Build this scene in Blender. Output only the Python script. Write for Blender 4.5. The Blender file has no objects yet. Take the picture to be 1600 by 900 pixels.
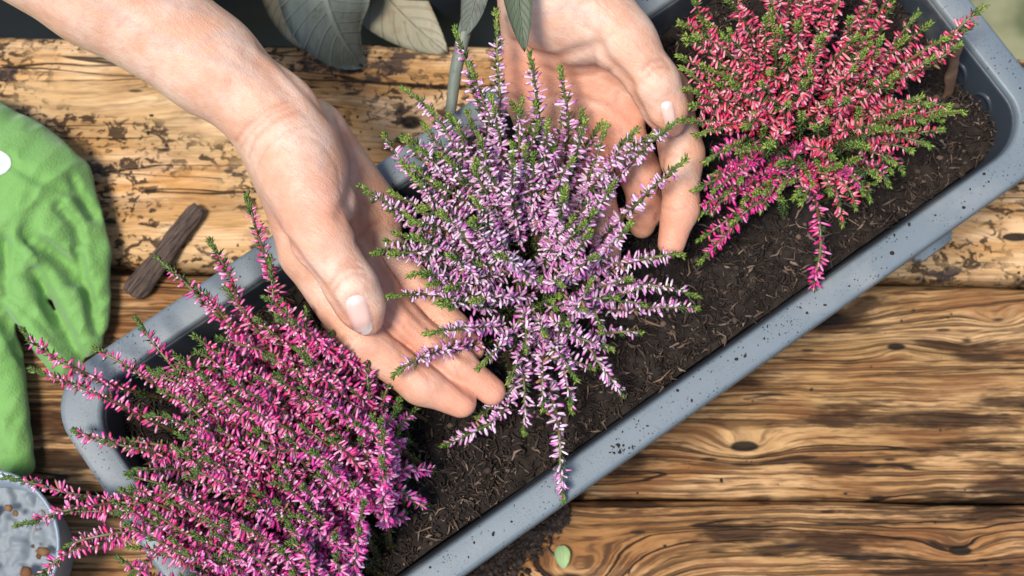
import bpy, bmesh, math, random
import numpy as np
from mathutils import Vector, Matrix
from mathutils.bvhtree import BVHTree
rng = np.random.default_rng(7)
random.seed(7)
sc = bpy.context.scene
col = sc.collection
R = math.radians

# ---------------------------------------------------------------- camera
RIM = 0.130; SOIL = 0.106; TABLE = 0.0
ELEV = R(79.0); DIST = 0.80; FOC = 66.7
CT = np.array([0.0, 0.0, RIM])
CF = np.array([0.0, math.cos(ELEV), -math.sin(ELEV)])      # view direction
CU = np.array([0.0, math.sin(ELEV), math.cos(ELEV)])
CR = np.array([1.0, 0.0, 0.0])
CP = CT - CF * DIST
cam = bpy.data.cameras.new('camera'); co = bpy.data.objects.new('camera', cam); col.objects.link(co)
co.location = Vector(CP)
co.rotation_euler = (math.pi/2 - ELEV, 0, 0)
cam.lens = FOC; cam.sensor_width = 36; cam.clip_start = 0.02; cam.clip_end = 60
cam.dof.use_dof = True; cam.dof.focus_distance = 0.745; cam.dof.aperture_fstop = 17.0
sc.camera = co

# ---------------------------------------------------------------- light
SUN = np.array([-0.24, -0.17, 0.955]); SUN /= np.linalg.norm(SUN)
w = bpy.data.worlds.new('World'); sc.world = w; w.use_nodes = True
nt = w.node_tree; bg = nt.nodes['Background']
sky = nt.nodes.new('ShaderNodeTexSky'); sky.sky_type = 'NISHITA'; sky.sun_disc = False
sky.sun_elevation = math.asin(SUN[2]); sky.sun_rotation = math.atan2(SUN[0], SUN[1])
nt.links.new(sky.outputs[0], bg.inputs[0]); bg.inputs[1].default_value = 0.148
sl = bpy.data.lights.new('sun', 'SUN'); so = bpy.data.objects.new('sun', sl); col.objects.link(so)
sl.energy = 3.5; sl.angle = R(13); sl.color = (1.0, 0.95, 0.87)
so.rotation_euler = Vector(-SUN).to_track_quat('-Z', 'Y').to_euler(); so.location = (0, 0, 3)
sc.view_settings.view_transform = 'Standard'; sc.view_settings.look = 'None'
sc.view_settings.exposure = 0.46; sc.view_settings.gamma = 1.0
sc.render.engine = 'CYCLES'
sc.cycles.max_bounces = 6; sc.cycles.use_denoising = True

# ---------------------------------------------------------------- helpers
def W(px, py, z):
    """point at height z that the photograph shows at pixel (px, py)"""
    d = CF + CR*((px-800)/1600*36/FOC) + CU*((450-py)/1600*36/FOC)
    t = (z - CP[2]) / d[2]
    return CP + d*t
def SC(z):  # metres per photo pixel at height z
    return (CP[2]-z)/math.sin(ELEV) * 36/FOC/1600
def tag(o, label=None, cat=None, group=None, kind=None):
    if label: o['label'] = label
    if cat: o['category'] = cat
    if group: o['group'] = group
    if kind: o['kind'] = kind
    return o
def link(o, parent=None):
    col.objects.link(o)
    if parent is not None: o.parent = parent
    return o
def empty(name, loc=(0, 0, 0)):
    o = bpy.data.objects.new(name, None); o.location = Vector(loc); o.empty_display_size = .01
    return link(o)
def mesh_arrays(name, V, F, colr=None, smooth=True, mats=(), fmat=None):
    """V (n,3); F list of arrays (m,3)/(m,4)"""
    me = bpy.data.meshes.new(name)
    V = np.asarray(V, dtype=np.float32)
    if not isinstance(F, (list, tuple)): F = [F]
    F = [np.asarray(f, dtype=np.int32) for f in F if len(f)]
    loops = np.concatenate([f.ravel() for f in F])
    tot = np.concatenate([np.full(len(f), f.shape[1], np.int32) for f in F])
    st = np.concatenate([[0], np.cumsum(tot)[:-1]]).astype(np.int32)
    me.vertices.add(len(V)); me.vertices.foreach_set('co', V.ravel())
    me.loops.add(len(loops)); me.loops.foreach_set('vertex_index', loops)
    me.polygons.add(len(tot)); me.polygons.foreach_set('loop_start', st); me.polygons.foreach_set('loop_total', tot)
    if smooth: me.polygons.foreach_set('use_smooth', np.ones(len(tot), bool))
    for m in mats: me.materials.append(m)
    if fmat is not None: me.polygons.foreach_set('material_index', np.asarray(fmat, np.int32))
    me.update(calc_edges=True)
    if colr is not None:
        c = np.ones((len(V), 4), np.float32); c[:, :3] = colr
        a = me.color_attributes.new('Col', 'FLOAT_COLOR', 'POINT'); a.data.foreach_set('color', c.ravel())
    me.validate()
    return me
def obj(name, me, parent=None):
    return link(bpy.data.objects.new(name, me), parent)
def from_bm(name, bm, mats, parent=None, smooth=True):
    me = bpy.data.meshes.new(name); bmesh.ops.recalc_face_normals(bm, faces=bm.faces); bm.to_mesh(me); bm.free()
    if smooth: me.polygons.foreach_set('use_smooth', np.ones(len(me.polygons), bool))
    for m in mats: me.materials.append(m)
    return obj(name, me, parent)
def nrm(v):
    v = np.asarray(v, float); return v/ (np.linalg.norm(v, axis=-1, keepdims=True)+1e-12)

class N:
    """small node-graph helper"""
    def __init__(s, name):
        s.m = bpy.data.materials.new(name); s.m.use_nodes = True
        s.t = s.m.node_tree; s.b = s.t.nodes['Principled BSDF']; s.out = s.t.nodes['Material Output']
    def n(s, typ, **kw):
        x = s.t.nodes.new(typ)
        for k, v in kw.items(): setattr(x, k, v)
        return x
    def put(s, sock, v):
        if hasattr(v, 'is_output'): s.t.links.new(v, sock)
        elif isinstance(v, (tuple, list)) and len(v) == 3 and sock.type == 'RGBA': sock.default_value = (*v, 1)
        else: sock.default_value = v
    def math(s, op, a, b=0.0, c=None, clamp=False):
        x = s.n('ShaderNodeMath', operation=op, use_clamp=clamp); s.put(x.inputs[0], a); s.put(x.inputs[1], b)
        if c is not None: s.put(x.inputs[2], c)
        return x.outputs[0]
    def coord(s, which='Object'): return s.n('ShaderNodeTexCoord').outputs[which]
    def mapping(s, v, scale=(1, 1, 1), loc=(0, 0, 0), rot=(0, 0, 0)):
        x = s.n('ShaderNodeMapping'); s.put(x.inputs[0], v); x.inputs['Scale'].default_value = scale
        x.inputs['Location'].default_value = loc; x.inputs['Rotation'].default_value = rot
        return x.outputs[0]
    def noise(s, v, scale=1.0, detail=3, rough=.55, dist=0.0, out=0):
        x = s.n('ShaderNodeTexNoise'); s.put(x.inputs['Vector'], v); x.inputs['Scale'].default_value = scale
        x.inputs['Detail'].default_value = detail; x.inputs['Roughness'].default_value = rough; x.inputs['Distortion'].default_value = dist
        return x.outputs[out]
    def voro(s, v, scale, feature='F1', out=0):
        x = s.n('ShaderNodeTexVoronoi', feature=feature); s.put(x.inputs['Vector'], v); x.inputs['Scale'].default_value = scale
        return x.outputs[out]
    def ramp(s, f, pts, interp='LINEAR'):
        x = s.n('ShaderNodeValToRGB'); s.put(x.inputs[0], f); cr = x.color_ramp; cr.interpolation = interp
        while len(cr.elements) < len(pts): cr.elements.new(0.5)
        for e, (p, c) in zip(cr.elements, pts):
            e.position = p; e.color = (*c, 1) if isinstance(c, (tuple, list)) else (c, c, c, 1)
        return x.outputs[0]
    def mix(s, f, a, b, blend='MIX'):
        x = s.n('ShaderNodeMix', data_type='RGBA', blend_type=blend)
        s.put(x.inputs[0], f); s.put(x.inputs[6], a); s.put(x.inputs[7], b)
        return x.outputs[2]
    def step(s, f, lo, hi):
        x = s.n('ShaderNodeMapRange', interpolation_type='SMOOTHSTEP'); s.put(x.inputs[0], f)
        x.inputs[1].default_value = lo; x.inputs[2].default_value = hi
        return x.outputs[0]
    def sep(s, v):
        x = s.n('ShaderNodeSeparateXYZ'); s.put(x.inputs[0], v); return x.outputs
    def comb(s, a, b, c=0.0):
        x = s.n('ShaderNodeCombineXYZ'); s.put(x.inputs[0], a); s.put(x.inputs[1], b); s.put(x.inputs[2], c); return x.outputs[0]
    def attr(s, name='Col'): return s.n('ShaderNodeAttribute', attribute_name=name).outputs['Color']
    def bump(s, h, strength=.5, dist=.001):
        x = s.n('ShaderNodeBump'); x.inputs['Strength'].default_value = strength; x.inputs['Distance'].default_value = dist
        s.put(x.inputs['Height'], h); s.t.links.new(x.outputs[0], s.b.inputs['Normal']); return x
    def set(s, color=None, rough=None, **kw):
        if color is not None: s.put(s.b.inputs['Base Color'], color)
        if rough is not None: s.put(s.b.inputs['Roughness'], rough)
        for k, v in kw.items(): s.put(s.b.inputs[k.replace('_', ' ')], v)
        return s.m

# ---------------------------------------------------------------- materials
def wood_material(name, knots, tan, orange, dark, blotch, lam=.0040, seed=0.0):
    g = N(name)
    p = g.coord()
    x, y, z = g.sep(p)
    pv = g.mapping(p, loc=(seed, seed*1.7, seed*.3))
    w1 = g.noise(g.mapping(pv, (3.5, 12, 5)), 1, 2)
    w2 = g.noise(g.mapping(pv, (22, 55, 20)), 1, 3)
    yw = g.math('ADD', y, g.math('MULTIPLY', g.math('SUBTRACT', w1, .5), .015))
    yw = g.math('ADD', yw, g.math('MULTIPLY', g.math('SUBTRACT', w2, .5), .0045))
    kmask = None
    for (kx, ky, a, sx, sy) in knots:
        dx = g.math('DIVIDE', g.math('SUBTRACT', x, kx), sx); dy = g.math('DIVIDE', g.math('SUBTRACT', y, ky), sy)
        d2 = g.math('ADD', g.math('MULTIPLY', dx, dx), g.math('MULTIPLY', dy, dy))
        e = g.math('EXPONENT', g.math('MULTIPLY', d2, -1.0))
        yw = g.math('ADD', yw, g.math('MULTIPLY', e, a))
        k = g.step(g.math('ADD', d2, g.math('MULTIPLY', g.math('SUBTRACT', w2, .5), .35)), .13, .05)
        kmask = k if kmask is None else g.math('MAXIMUM', kmask, k)
    ring = g.math('SINE', g.math('MULTIPLY', yw, 2*math.pi/lam))
    ring2 = g.math('SINE', g.math('MULTIPLY', yw, 2*math.pi/(lam*.37)))
    gw = g.comb(g.math('MULTIPLY', x, 11), g.math('MULTIPLY', yw, 170), seed)
    streak = g.noise(gw, 1, 4, .6)
    gw2 = g.comb(g.math('MULTIPLY', x, 75), g.math('MULTIPLY', yw, 700), seed)
    fibre = g.noise(gw2, 1, 3, .65)
    thin = g.noise(g.comb(g.math('MULTIPLY', x, 30), g.math('MULTIPLY', yw, 640), seed+5), 1, 3, .6)
    big = g.noise(g.mapping(pv, (9, 26, 9)), 1, 4, .6)
    char_n = g.noise(g.comb(g.math('MULTIPLY', x, 11), g.math('MULTIPLY', yw, 62), seed+3), 1, 5, .62)
    base = g.mix(g.step(big, .35, .68), tan, orange)
    pale = g.noise(g.mapping(pv, (14, 60, 9), (4, 2, 1)), 1, 4, .6)
    base = g.mix(g.math('MULTIPLY', g.step(pale, .47, .63), .70), base, (min(1, tan[0]*1.45), tan[1]*1.5, tan[2]*1.75))
    line = g.math('MULTIPLY', g.math('MULTIPLY', g.step(ring, .05, .7), g.step(streak, .36, .52)), .16 if blotch else .78)
    base = g.mix(g.math('MULTIPLY', line, .86), base, dark)
    base = g.mix(g.math('MULTIPLY', g.step(ring2, .0, .9), g.math('MULTIPLY', g.step(streak, .38, .6), .2 if blotch else .65)), base, dark)
    base = g.mix(g.math('MULTIPLY', g.step(fibre, .50, .68), .3 if blotch else .62), base, tuple(c*3.0 for c in dark))
    base = g.mix(g.math('MULTIPLY', g.step(thin, .54, .63), .25 if blotch else .8), base, tuple(c*1.8 for c in dark))
    red = g.noise(g.comb(g.math('MULTIPLY', x, 20), g.math('MULTIPLY', yw, 90), seed+9), 1, 4, .6)
    base = g.mix(g.math('MULTIPLY', g.step(red, .48, .64), .3 if blotch else .6), base, (.17, .066, .022))
    ch = g.step(char_n, .50, .60)
    base = g.mix(g.math('MULTIPLY', ch, .16 if blotch else .88), base, tuple(c*.8 for c in dark))
    if blotch:
        worm = g.noise(g.mapping(pv, (150, 210, 150)), 1, 4, .62, 1.0)
        area = g.noise(g.mapping(pv, (16, 26, 16), (2, 1, 0)), 1, 3, .6)
        wm = g.math('MULTIPLY', g.step(worm, .53, .575), g.step(area, .40, .54))
        base = g.mix(g.math('MULTIPLY', wm, .88), base, tuple(c*.7 for c in dark))
        soot = g.noise(g.mapping(pv, (24, 50, 20), (7, 3, 0)), 1, 5, .7)
        base = g.mix(g.math('MULTIPLY', g.step(soot, .56, .62), .85), base, (.020, .016, .020))
        hgt = g.math('SUBTRACT', g.math('MULTIPLY', streak, .3), wm)
    else:
        hgt = g.math('SUBTRACT', g.math('MULTIPLY', streak, .8), g.math('ADD', g.math('MULTIPLY', line, .7), g.math('MULTIPLY', ch, .5)))
    crk = g.noise(g.comb(g.math('MULTIPLY', x, 3.5), g.math('MULTIPLY', yw, 75), seed+11), 1, 2, .5)
    cm = g.math('MULTIPLY', g.step(g.math('ABSOLUTE', g.math('SUBTRACT', crk, .56)), .010, .003), g.step(big, .42, .5))
    base = g.mix(g.math('MULTIPLY', cm, .9), base, (.008, .005, .004)); hgt = g.math('SUBTRACT', hgt, g.math('MULTIPLY', cm, 1.5))
    if kmask is not None: base = g.mix(g.math('MULTIPLY', kmask, .95), base, (.010, .007, .005))
    spot = g.voro(g.mapping(pv, (26, 110, 60)), 1)
    base = g.mix(g.math('MULTIPLY', g.step(spot, .13, .07), .85), base, (.014, .010, .008))
    hgt = g.math('ADD', hgt, g.math('MULTIPLY', fibre, .35))
    g.bump(g.math('ADD', hgt, g.math('MULTIPLY', thin, -.6)), .9, .0012)
    return g.set(base, g.math('ADD', g.math('MULTIPLY', streak, .2), .68), Specular_IOR_Level=.18)

def plastic_material(name, base, speck):
    g = N(name); p = g.coord()
    v = g.noise(p, 60, 4, .6)
    c = g.mix(v, tuple(b*.86 for b in base), tuple(min(1, b*1.14) for b in base))
    sp = g.voro(p, 520); sel = g.noise(p, 55, 2, .6)
    m = g.math('MULTIPLY', g.step(sp, .24, .16), g.step(sel, .47, .56))
    sp2 = g.voro(g.mapping(p, loc=(3, 1, 2)), 1000); sel2 = g.noise(g.mapping(p, loc=(5, 0, 0)), 90, 2)
    m2 = g.math('MULTIPLY', g.step(sp2, .24, .15), g.step(sel2, .46, .56))
    c = g.mix(g.math('MULTIPLY', g.math('MAXIMUM', m, g.math('MULTIPLY', m2, .8)), speck), c, (.012, .014, .018))
    dust = g.noise(p, 22, 5, .65)
    c = g.mix(g.math('MULTIPLY', g.step(dust, .50, .72), .16), c, (.45, .40, .34))
    g.bump(g.math('ADD', g.noise(p, 900, 2), g.math('MULTIPLY', m, -1.5)), .12, .0004)
    return g.set(c, g.math('ADD', .36, g.math('MULTIPLY', dust, .25)), Specular_IOR_Level=.5)

def skin_material():
    g = N('skin'); p = g.coord(); a = g.attr()
    n1 = g.noise(p, 55, 4, .6); n2 = g.noise(p, 260, 3, .6)
    base = g.mix(g.step(n1, .36, .66), (.60, .32, .20), (.65, .43, .315))
    base = g.mix(g.math('MULTIPLY', g.step(n2, .48, .66), .38), base, (.54, .27, .19))
    r = g.sep(a)
    base = g.mix(g.math('MULTIPLY', r[0], .85), base, (.68, .265, .165))
    base = g.mix(g.math('MULTIPLY', r[2], .5), base, (.36, .29, .27))
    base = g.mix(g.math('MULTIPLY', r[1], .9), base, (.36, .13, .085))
    vp = g.mapping(p, (1, 1, 1))
    crk = g.voro(vp, 850, 'DISTANCE_TO_EDGE'); crk2 = g.noise(p, 1100, 3)
    fine = g.noise(g.mapping(g.mapping(p, rot=(0, 0, R(-52))), (420, 110, 200)), 1, 4, .65)
    h = g.math('ADD', g.math('MULTIPLY', g.step(crk, 0, .18), .14), g.math('ADD', g.math('MULTIPLY', crk2, .35), g.math('MULTIPLY', fine, 1.5)))
    g.bump(h, .42, .0009)
    return g.set(base, g.math('ADD', .38, g.math('MULTIPLY', n2, .16)), Subsurface_Weight=.18, Subsurface_Radius=(1.0, .32, .18), Subsurface_Scale=.0022, Specular_IOR_Level=.42)

def petal_material(name):
    g = N(name); c = g.attr()
    tr = g.n('ShaderNodeBsdfTranslucent'); g.put(tr.inputs[0], c)
    mx = g.n('ShaderNodeMixShader'); mx.inputs[0].default_value = .20
    g.set(c, .48, Specular_IOR_Level=.45)
    g.t.links.new(g.b.outputs[0], mx.inputs[1]); g.t.links.new(tr.outputs[0], mx.inputs[2]); g.t.links.new(mx.outputs[0], g.out.inputs[0])
    return g.m
def leaf_material(name):
    g = N(name); c = g.attr(); p = g.coord()
    v = g.noise(p, 300, 3)
    c2 = g.mix(g.math('MULTIPLY', v, .5), c, tuple([.02, .045, .01]))
    tr = g.n('ShaderNodeBsdfTranslucent'); g.put(tr.inputs[0], c)
    mx = g.n('ShaderNodeMixShader'); mx.inputs[0].default_value = .25
    g.set(c2, .38, Specular_IOR_Level=.55)
    g.t.links.new(g.b.outputs[0], mx.inputs[1]); g.t.links.new(tr.outputs[0], mx.inputs[2]); g.t.links.new(mx.outputs[0], g.out.inputs[0])
    return g.m
def attr_material(name, rough=.8, var=300, bumpd=.0006, spec=.3):
    g = N(name); c = g.attr(); p = g.coord(); v = g.noise(p, var, 4, .65)
    g.bump(v, .6, bumpd)
    return g.set(g.mix(g.math('MULTIPLY', v, .7), c, (.012, .008, .006)), rough, Specular_IOR_Level=spec)

M_PETAL = petal_material('heather_petal'); M_LEAF = leaf_material('heather_leaf')
M_SKIN = skin_material()
M_RIM = plastic_material('speckled_grey_plastic', (.125, .152, .168), .95)
M_BODY = plastic_material('shade_darkened_plastic', (.034, .043, .055), .5)  # same grey plastic as the rim, wall shade painted into its colour
M_SOIL = attr_material('peat', .85)
g = N('fingernail'); p_ = g.coord()
M_NAIL = g.set(g.mix(g.math('MULTIPLY', g.noise(p_, 260, 3), .35), g.attr(), (.62, .36, .29)), .38, Specular_IOR_Level=.6, Subsurface_Weight=.1, Subsurface_Scale=.001)

# ---------------------------------------------------------------- value noise for shapes
_tab = rng.random((64, 64, 64)).astype(np.float32)
def vnoise(P, s):
    P = np.asarray(P, float)*s; i = np.floor(P).astype(int); f = P-i; f = f*f*(3-2*f); r = 0
    for dx in (0, 1):
        for dy in (0, 1):
            for dz in (0, 1):
                wt = (f[..., 0] if dx else 1-f[..., 0])*(f[..., 1] if dy else 1-f[..., 1])*(f[..., 2] if dz else 1-f[..., 2])
                r = r + wt*_tab[(i[..., 0]+dx) % 64, (i[..., 1]+dy) % 64, (i[..., 2]+dz) % 64]
    return r-.5
def fnoise(P, s, o=3):
    return sum(vnoise(np.asarray(P)+k*3.1, s*2**k)/2**k for k in range(o))

# ---------------------------------------------------------------- the ground far below the table
g = N('grassy_ground'); p_ = g.coord()
M_GROUND = g.set(g.mix(g.step(g.noise(p_, 14, 4), .4, .65), (.075, .085, .035), (.20, .19, .10)), .9)
me = mesh_arrays('ground', [(-9, -9, -.75), (9, -9, -.75), (9, 9, -.75), (-9, 9, -.75)], np.array([[0, 1, 2, 3]]), mats=[M_GROUND])
tag(obj('ground', me), 'dull green ground far below the table', kind='structure')

# ---------------------------------------------------------------- wooden table of three planks
table = tag(empty('wooden_table', (0, 0, -.04)), 'rustic scorched wooden plank table under the planter', 'table')
def plank(far, near, mat, wav, seed):
    (fx0, fy0, fx1, fy1), (nx0, ny0, nx1, ny1) = far, near
    a0, a1 = W(fx0, fy0, 0), W(fx1, fy1, 0); b0, b1 = W(nx0, ny0, 0), W(nx1, ny1, 0)
    xs = np.linspace(-.46, .46, 240)
    yf = a0[1]+(xs-a0[0])*(a1[1]-a0[1])/(a1[0]-a0[0]); yn = b0[1]+(xs-b0[0])*(b1[1]-b0[1])/(b1[0]-b0[0])
    one = np.ones_like(xs)
    yf = yf + wav*fnoise(np.stack([xs, one*seed, one*0], 1), 14); yn = yn + wav*fnoise(np.stack([xs, one*seed, one*5], 1), 14)
    prof = [(0, -.040, 0), (0, -.012, 0), (0, -.004, .0006), (0, -.0012, .0022), (0, 0, .0055)]
    prof += [(t, 0, 0) for t in np.linspace(.08, .92, 30)] + [(1, 0, -.0055), (1, -.0012, -.0022), (1, -.004, -.0006), (1, -.012, 0), (1, -.040, 0)]
    rows = []
    for (t, z, off) in prof:
        y = yf + (yn-yf)*t - off
        P = np.stack([xs, y, one*z], 1)
        if z > -.01:
            P[:, 2] += .0011*fnoise(P*np.array([.35, 1, 1])+seed, 60) + .0007*fnoise(P*np.array([.15, 1, 1])+seed, 240, 2)
        rows.append(P)
    V = np.stack(rows); nr, nx = V.shape[:2]
    idx = np.arange(nr*nx).reshape(nr, nx)
    F = np.stack([idx[:-1, :-1], idx[1:, :-1], idx[1:, 1:], idx[:-1, 1:]], -1).reshape(-1, 4)
    Fb = np.stack([idx[0, :-1], idx[0, 1:], idx[-1, 1:], idx[-1, :-1]], -1)
    V = V.reshape(-1, 3) - np.array([0, 0, -.04])
    return obj('plank', mesh_arrays('plank', V, [np.concatenate([F, Fb])], mats=[mat]), table)
def kn(px, py, a, sx, sy):
    q = W(px, py, 0); return (q[0], q[1], a, sx, sy)
MW1 = wood_material('pale_scorched_wood', [kn(640, 190, .006, .02, .012), kn(300, 150, -.006, .03, .012), kn(1590, 370, .008, .02, .006)], (.54, .345, .165), (.50, .245, .075), (.028, .013, .007), True, seed=1.3)
MW2 = wood_material('brown_grained_wood', [kn(1162, 698, .010, .020, .008), kn(1559, 500, .005, .014, .005), kn(1400, 542, -.005, .016, .006), kn(1510, 533, .004, .012, .005), kn(1270, 500, .010, .060, .012)],
                    (.40, .235, .095), (.29, .130, .042), (.030, .0125, .0055), False, seed=4.1)
MW3 = wood_material('ochre_grained_wood', [kn(900, 915, .026, .040, .020), kn(1500, 860, .008, .018, .007)], (.37, .205, .080), (.27, .120, .038), (.030, .0125, .0055), False, seed=8.7)
plank((0, 58, 1600, 86), (190, 412, 1500, 437), MW1, .0035, 1.0)
plank((190, 424, 1500, 446), (1000, 776, 1600, 782), MW2, .0012, 4.0)
plank((1000, 781, 1600, 787), (1000, 1160, 1600, 1165), MW3, .0012, 9.0)

# ---------------------------------------------------------------- planter box
cor = [W(57, 624, RIM), W(404, 1116, RIM), W(1685, 227, RIM), W(1329, -254, RIM)]   # far-left, near-left, near-right, far-right
PC = sum(cor)/4
ul = ((cor[2]-cor[1])+(cor[3]-cor[0]))/2; vs = ((cor[0]-cor[1])+(cor[3]-cor[2]))/2
PL = np.linalg.norm(ul); PW = np.linalg.norm(vs)
UX = nrm(ul); VX = np.array([-UX[1], UX[0], 0])
PC = np.array([PC[0], PC[1], 0])
planter = tag(empty('planter_box', PC), 'long grey plastic planter box with a speckled rim, set diagonally on the planks', 'planter')
def rrect(L, Wd, r, n=10):
    pts = []
    for (cx, cy, a0) in ((1, 1, 0), (-1, 1, 90), (-1, -1, 180), (1, -1, 270)):
        for k in range(n+1):
            a = R(a0 + 90*k/n); pts.append((cx*(L/2-r)+r*math.cos(a), cy*(Wd/2-r)+r*math.sin(a)))
    out = []
    for i, p in enumerate(pts):          # split the long straights
        q = pts[(i+1) % len(pts)]; out.append(p); d = math.dist(p, q)
        m = int(d/.012)
        for k in range(1, m): out.append((p[0]+(q[0]-p[0])*k/m, p[1]+(q[1]-p[1])*k/m))
    return np.array(out)
CRAD = .023
def ring_at(inset, z, ref):
    r = max(CRAD-inset*.8, .006)
    o = rrect(PL-2*inset, PW-2*inset, r)
    if ref is not None and len(o) != ref:                    # same count on every ring: resample by the outer ring's split
        base = rrect(PL, PW, CRAD); k = np.array([(PL/2-inset)/(PL/2), (PW/2-inset)/(PW/2)]); o = base*k
    return np.concatenate([o@np.array([UX[:2], VX[:2]]), np.full((len(o), 1), z)], 1)
def shell(name, prof, mat, close_last=False):
    ref = len(rrect(PL, PW, CRAD))
    base = rrect(PL, PW, CRAD)
    rings = []
    for (ins, z) in prof:
        k = np.array([(PL/2-ins)/(PL/2), (PW/2-ins)/(PW/2)]); o = base*k
        q = o@np.array([UX[:2], VX[:2]])
        rings.append(np.concatenate([q, np.full((len(q), 1), z)], 1))
    V = np.concatenate(rings); n = ref; F = []
    for i in range(len(prof)-1):
        a = np.arange(n)+i*n; b = np.roll(np.arange(n), -1)+i*n
        F.append(np.stack([a, b, b+n, a+n], 1))
    F = [np.concatenate(F)]
    if close_last:
        V = np.concatenate([V, [[0, 0, prof[-1][1]]]]); a = np.arange(n)+(len(prof)-1)*n; b = np.roll(a, -1)
        F.append(np.stack([a, b, np.full(n, len(V)-1)], 1))
    return obj(name, mesh_arrays(name, V, F, mats=[mat]), planter)
shell('body', [(.030, .0015), (.029, .004), (.0115, .1165), (.0112, .1185), (.0120, .1200), (.0136, .1274), (.0145, .1250), (.0175, .100), (.024, .060), (.032, .012), (.034, .010)], M_BODY, True)
shell('rim', [(.0112, .1170), (.0018, .1168), (.0004, .1175), (0, .1185), (0, .1278), (.0003, .1292), (.0010, .1301), (.0020, .1304), (.0118, .1304), (.0126, .1302), (.0132, .1296), (.0136, .1284), (.0138, .1274)], M_RIM)
def dome(name, c, nvec, tvec, a, b, h, mat, parent, n=20):
    nvec, tvec = nrm(nvec), nrm(tvec); bv = np.cross(nvec, tvec)
    V = []; rr = [1.0, .97, .86, .8, .5]; hh = [0, .8, 1.0, .55, .5]
    for r, z in zip(rr, hh):
        for k in range(n):
            t = 2*math.pi*k/n; V.append(c + tvec*a*r*math.cos(t)+bv*b*r*math.sin(t)+nvec*h*z)
    V.append(c+nvec*h*.5); F = []
    for i in range(len(rr)-1):
        for k in range(n): F.append((i*n+k, i*n+(k+1) % n, (i+1)*n+(k+1) % n, (i+1)*n+k))
    T = [((len(rr)-1)*n+k, (len(rr)-1)*n+(k+1) % n, len(V)-1) for k in range(n)]
    return obj(name, mesh_arrays(name, np.array(V), [np.array(F), np.array(T)], mats=[mat]), parent)
# raised round bosses on the inner end wall at the right
slope = (.0168-.024)/(.100-.060)
for (rx, ry) in ((1517, 100), (1541, 158), (1571, 207)):
    zz = .106; ins = .0145+(.125-zz)*.12
    t = (W(rx, ry, zz)-PC)@VX
    c = UX*(PL/2-ins-.0001) + VX*t + np.array([0, 0, zz])
    dome('embossed_ring', c, -UX + np.array([0, 0, .12]), VX, .0062, .0105, .0011, M_BODY, planter)
# moulded lug below the near rim
q = W(1452, 384, .108) - PC
cu, cv = q@UX, q@VX
bm = bmesh.new(); bmesh.ops.create_cube(bm, size=1)
for v in bm.verts: v.co = Vector(UX*(cu+v.co.x*.020*(1 if v.co.z > 0 else .8)) + VX*(-PW/2+.006+v.co.y*.018) + np.array([0, 0, .108+v.co.z*.017]))
bmesh.ops.bevel(bm, geom=bm.edges[:], offset=.0018, segments=3, affect='EDGES')
from_bm('lug', bm, [M_RIM], planter)

# ---------------------------------------------------------------- soil in the box
def in_box(P, ins):
    d = P-PC; u = np.abs(d@UX); v = np.abs(d@VX); return (u < PL/2-ins) & (v < PW/2-ins)
def soil_h(x, y):
    P = np.stack([x, y, np.zeros_like(x)], -1)
    h = SOIL + .010*fnoise(P, 28, 3) + .004*fnoise(P+9, 150, 2)
    for (px, py, r, a) in ((1440, 235, .012, .014), (1500, 190, .010, .006), (1330, 330, .02, .004), (760, 770, .03, .004), (1050, 560, .03, .005), (620, 800, .03, .003), (1230, 250, .03, .008), (830, 450, .03, .010), (470, 700, .04, .010)):
        q = W(px, py, SOIL); h = h + a*np.exp(-((x-q[0])**2+(y-q[1])**2)/r**2)
    d = P-PC; v = d@VX
    return h - .004*np.exp(-((v-PW/2+.02)/.02)**2)
nu, nv_ = 300, 110
uu = np.linspace(-PL/2+.0185, PL/2-.0185, nu); vv = np.linspace(-PW/2+.0175, PW/2-.0175, nv_)
U, Vv = np.meshgrid(uu, vv, indexing='ij')
PX = PC[0]+U*UX[0]+Vv*VX[0]; PY = PC[1]+U*UX[1]+Vv*VX[1]
edge = np.minimum(PL/2-.0185-np.abs(U), PW/2-.0175-np.abs(Vv))
Z = soil_h(PX, PY) + .0016*fnoise(np.stack([PX, PY, PX*0], -1), 420, 2)
cr = .015; du = np.abs(U)-(PL/2-.0185-cr); dv = np.abs(Vv)-(PW/2-.0175-cr)
outc = np.where((du > 0) & (dv > 0), np.hypot(np.maximum(du, 0), np.maximum(dv, 0))-cr, -1)
Z = np.where(outc > 0, np.minimum(Z, SOIL-.02-outc), Z)
V = np.stack([PX, PY, Z], -1).reshape(-1, 3); idx = np.arange(nu*nv_).reshape(nu, nv_)
F = np.stack([idx[:-1, :-1], idx[1:, :-1], idx[1:, 1:], idx[:-1, 1:]], -1).reshape(-1, 4)
cn = np.clip(.5+1.2*fnoise(V, 200, 3), 0, 1)[:, None]
C = np.array([.010, .0065, .005])*(1-cn)+np.array([.028, .019, .014])*cn
tag(obj('potting_soil', mesh_arrays('potting_soil', V, F, C, mats=[M_SOIL])), 'dark fibrous potting soil filling the grey planter box', kind='stuff')

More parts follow.
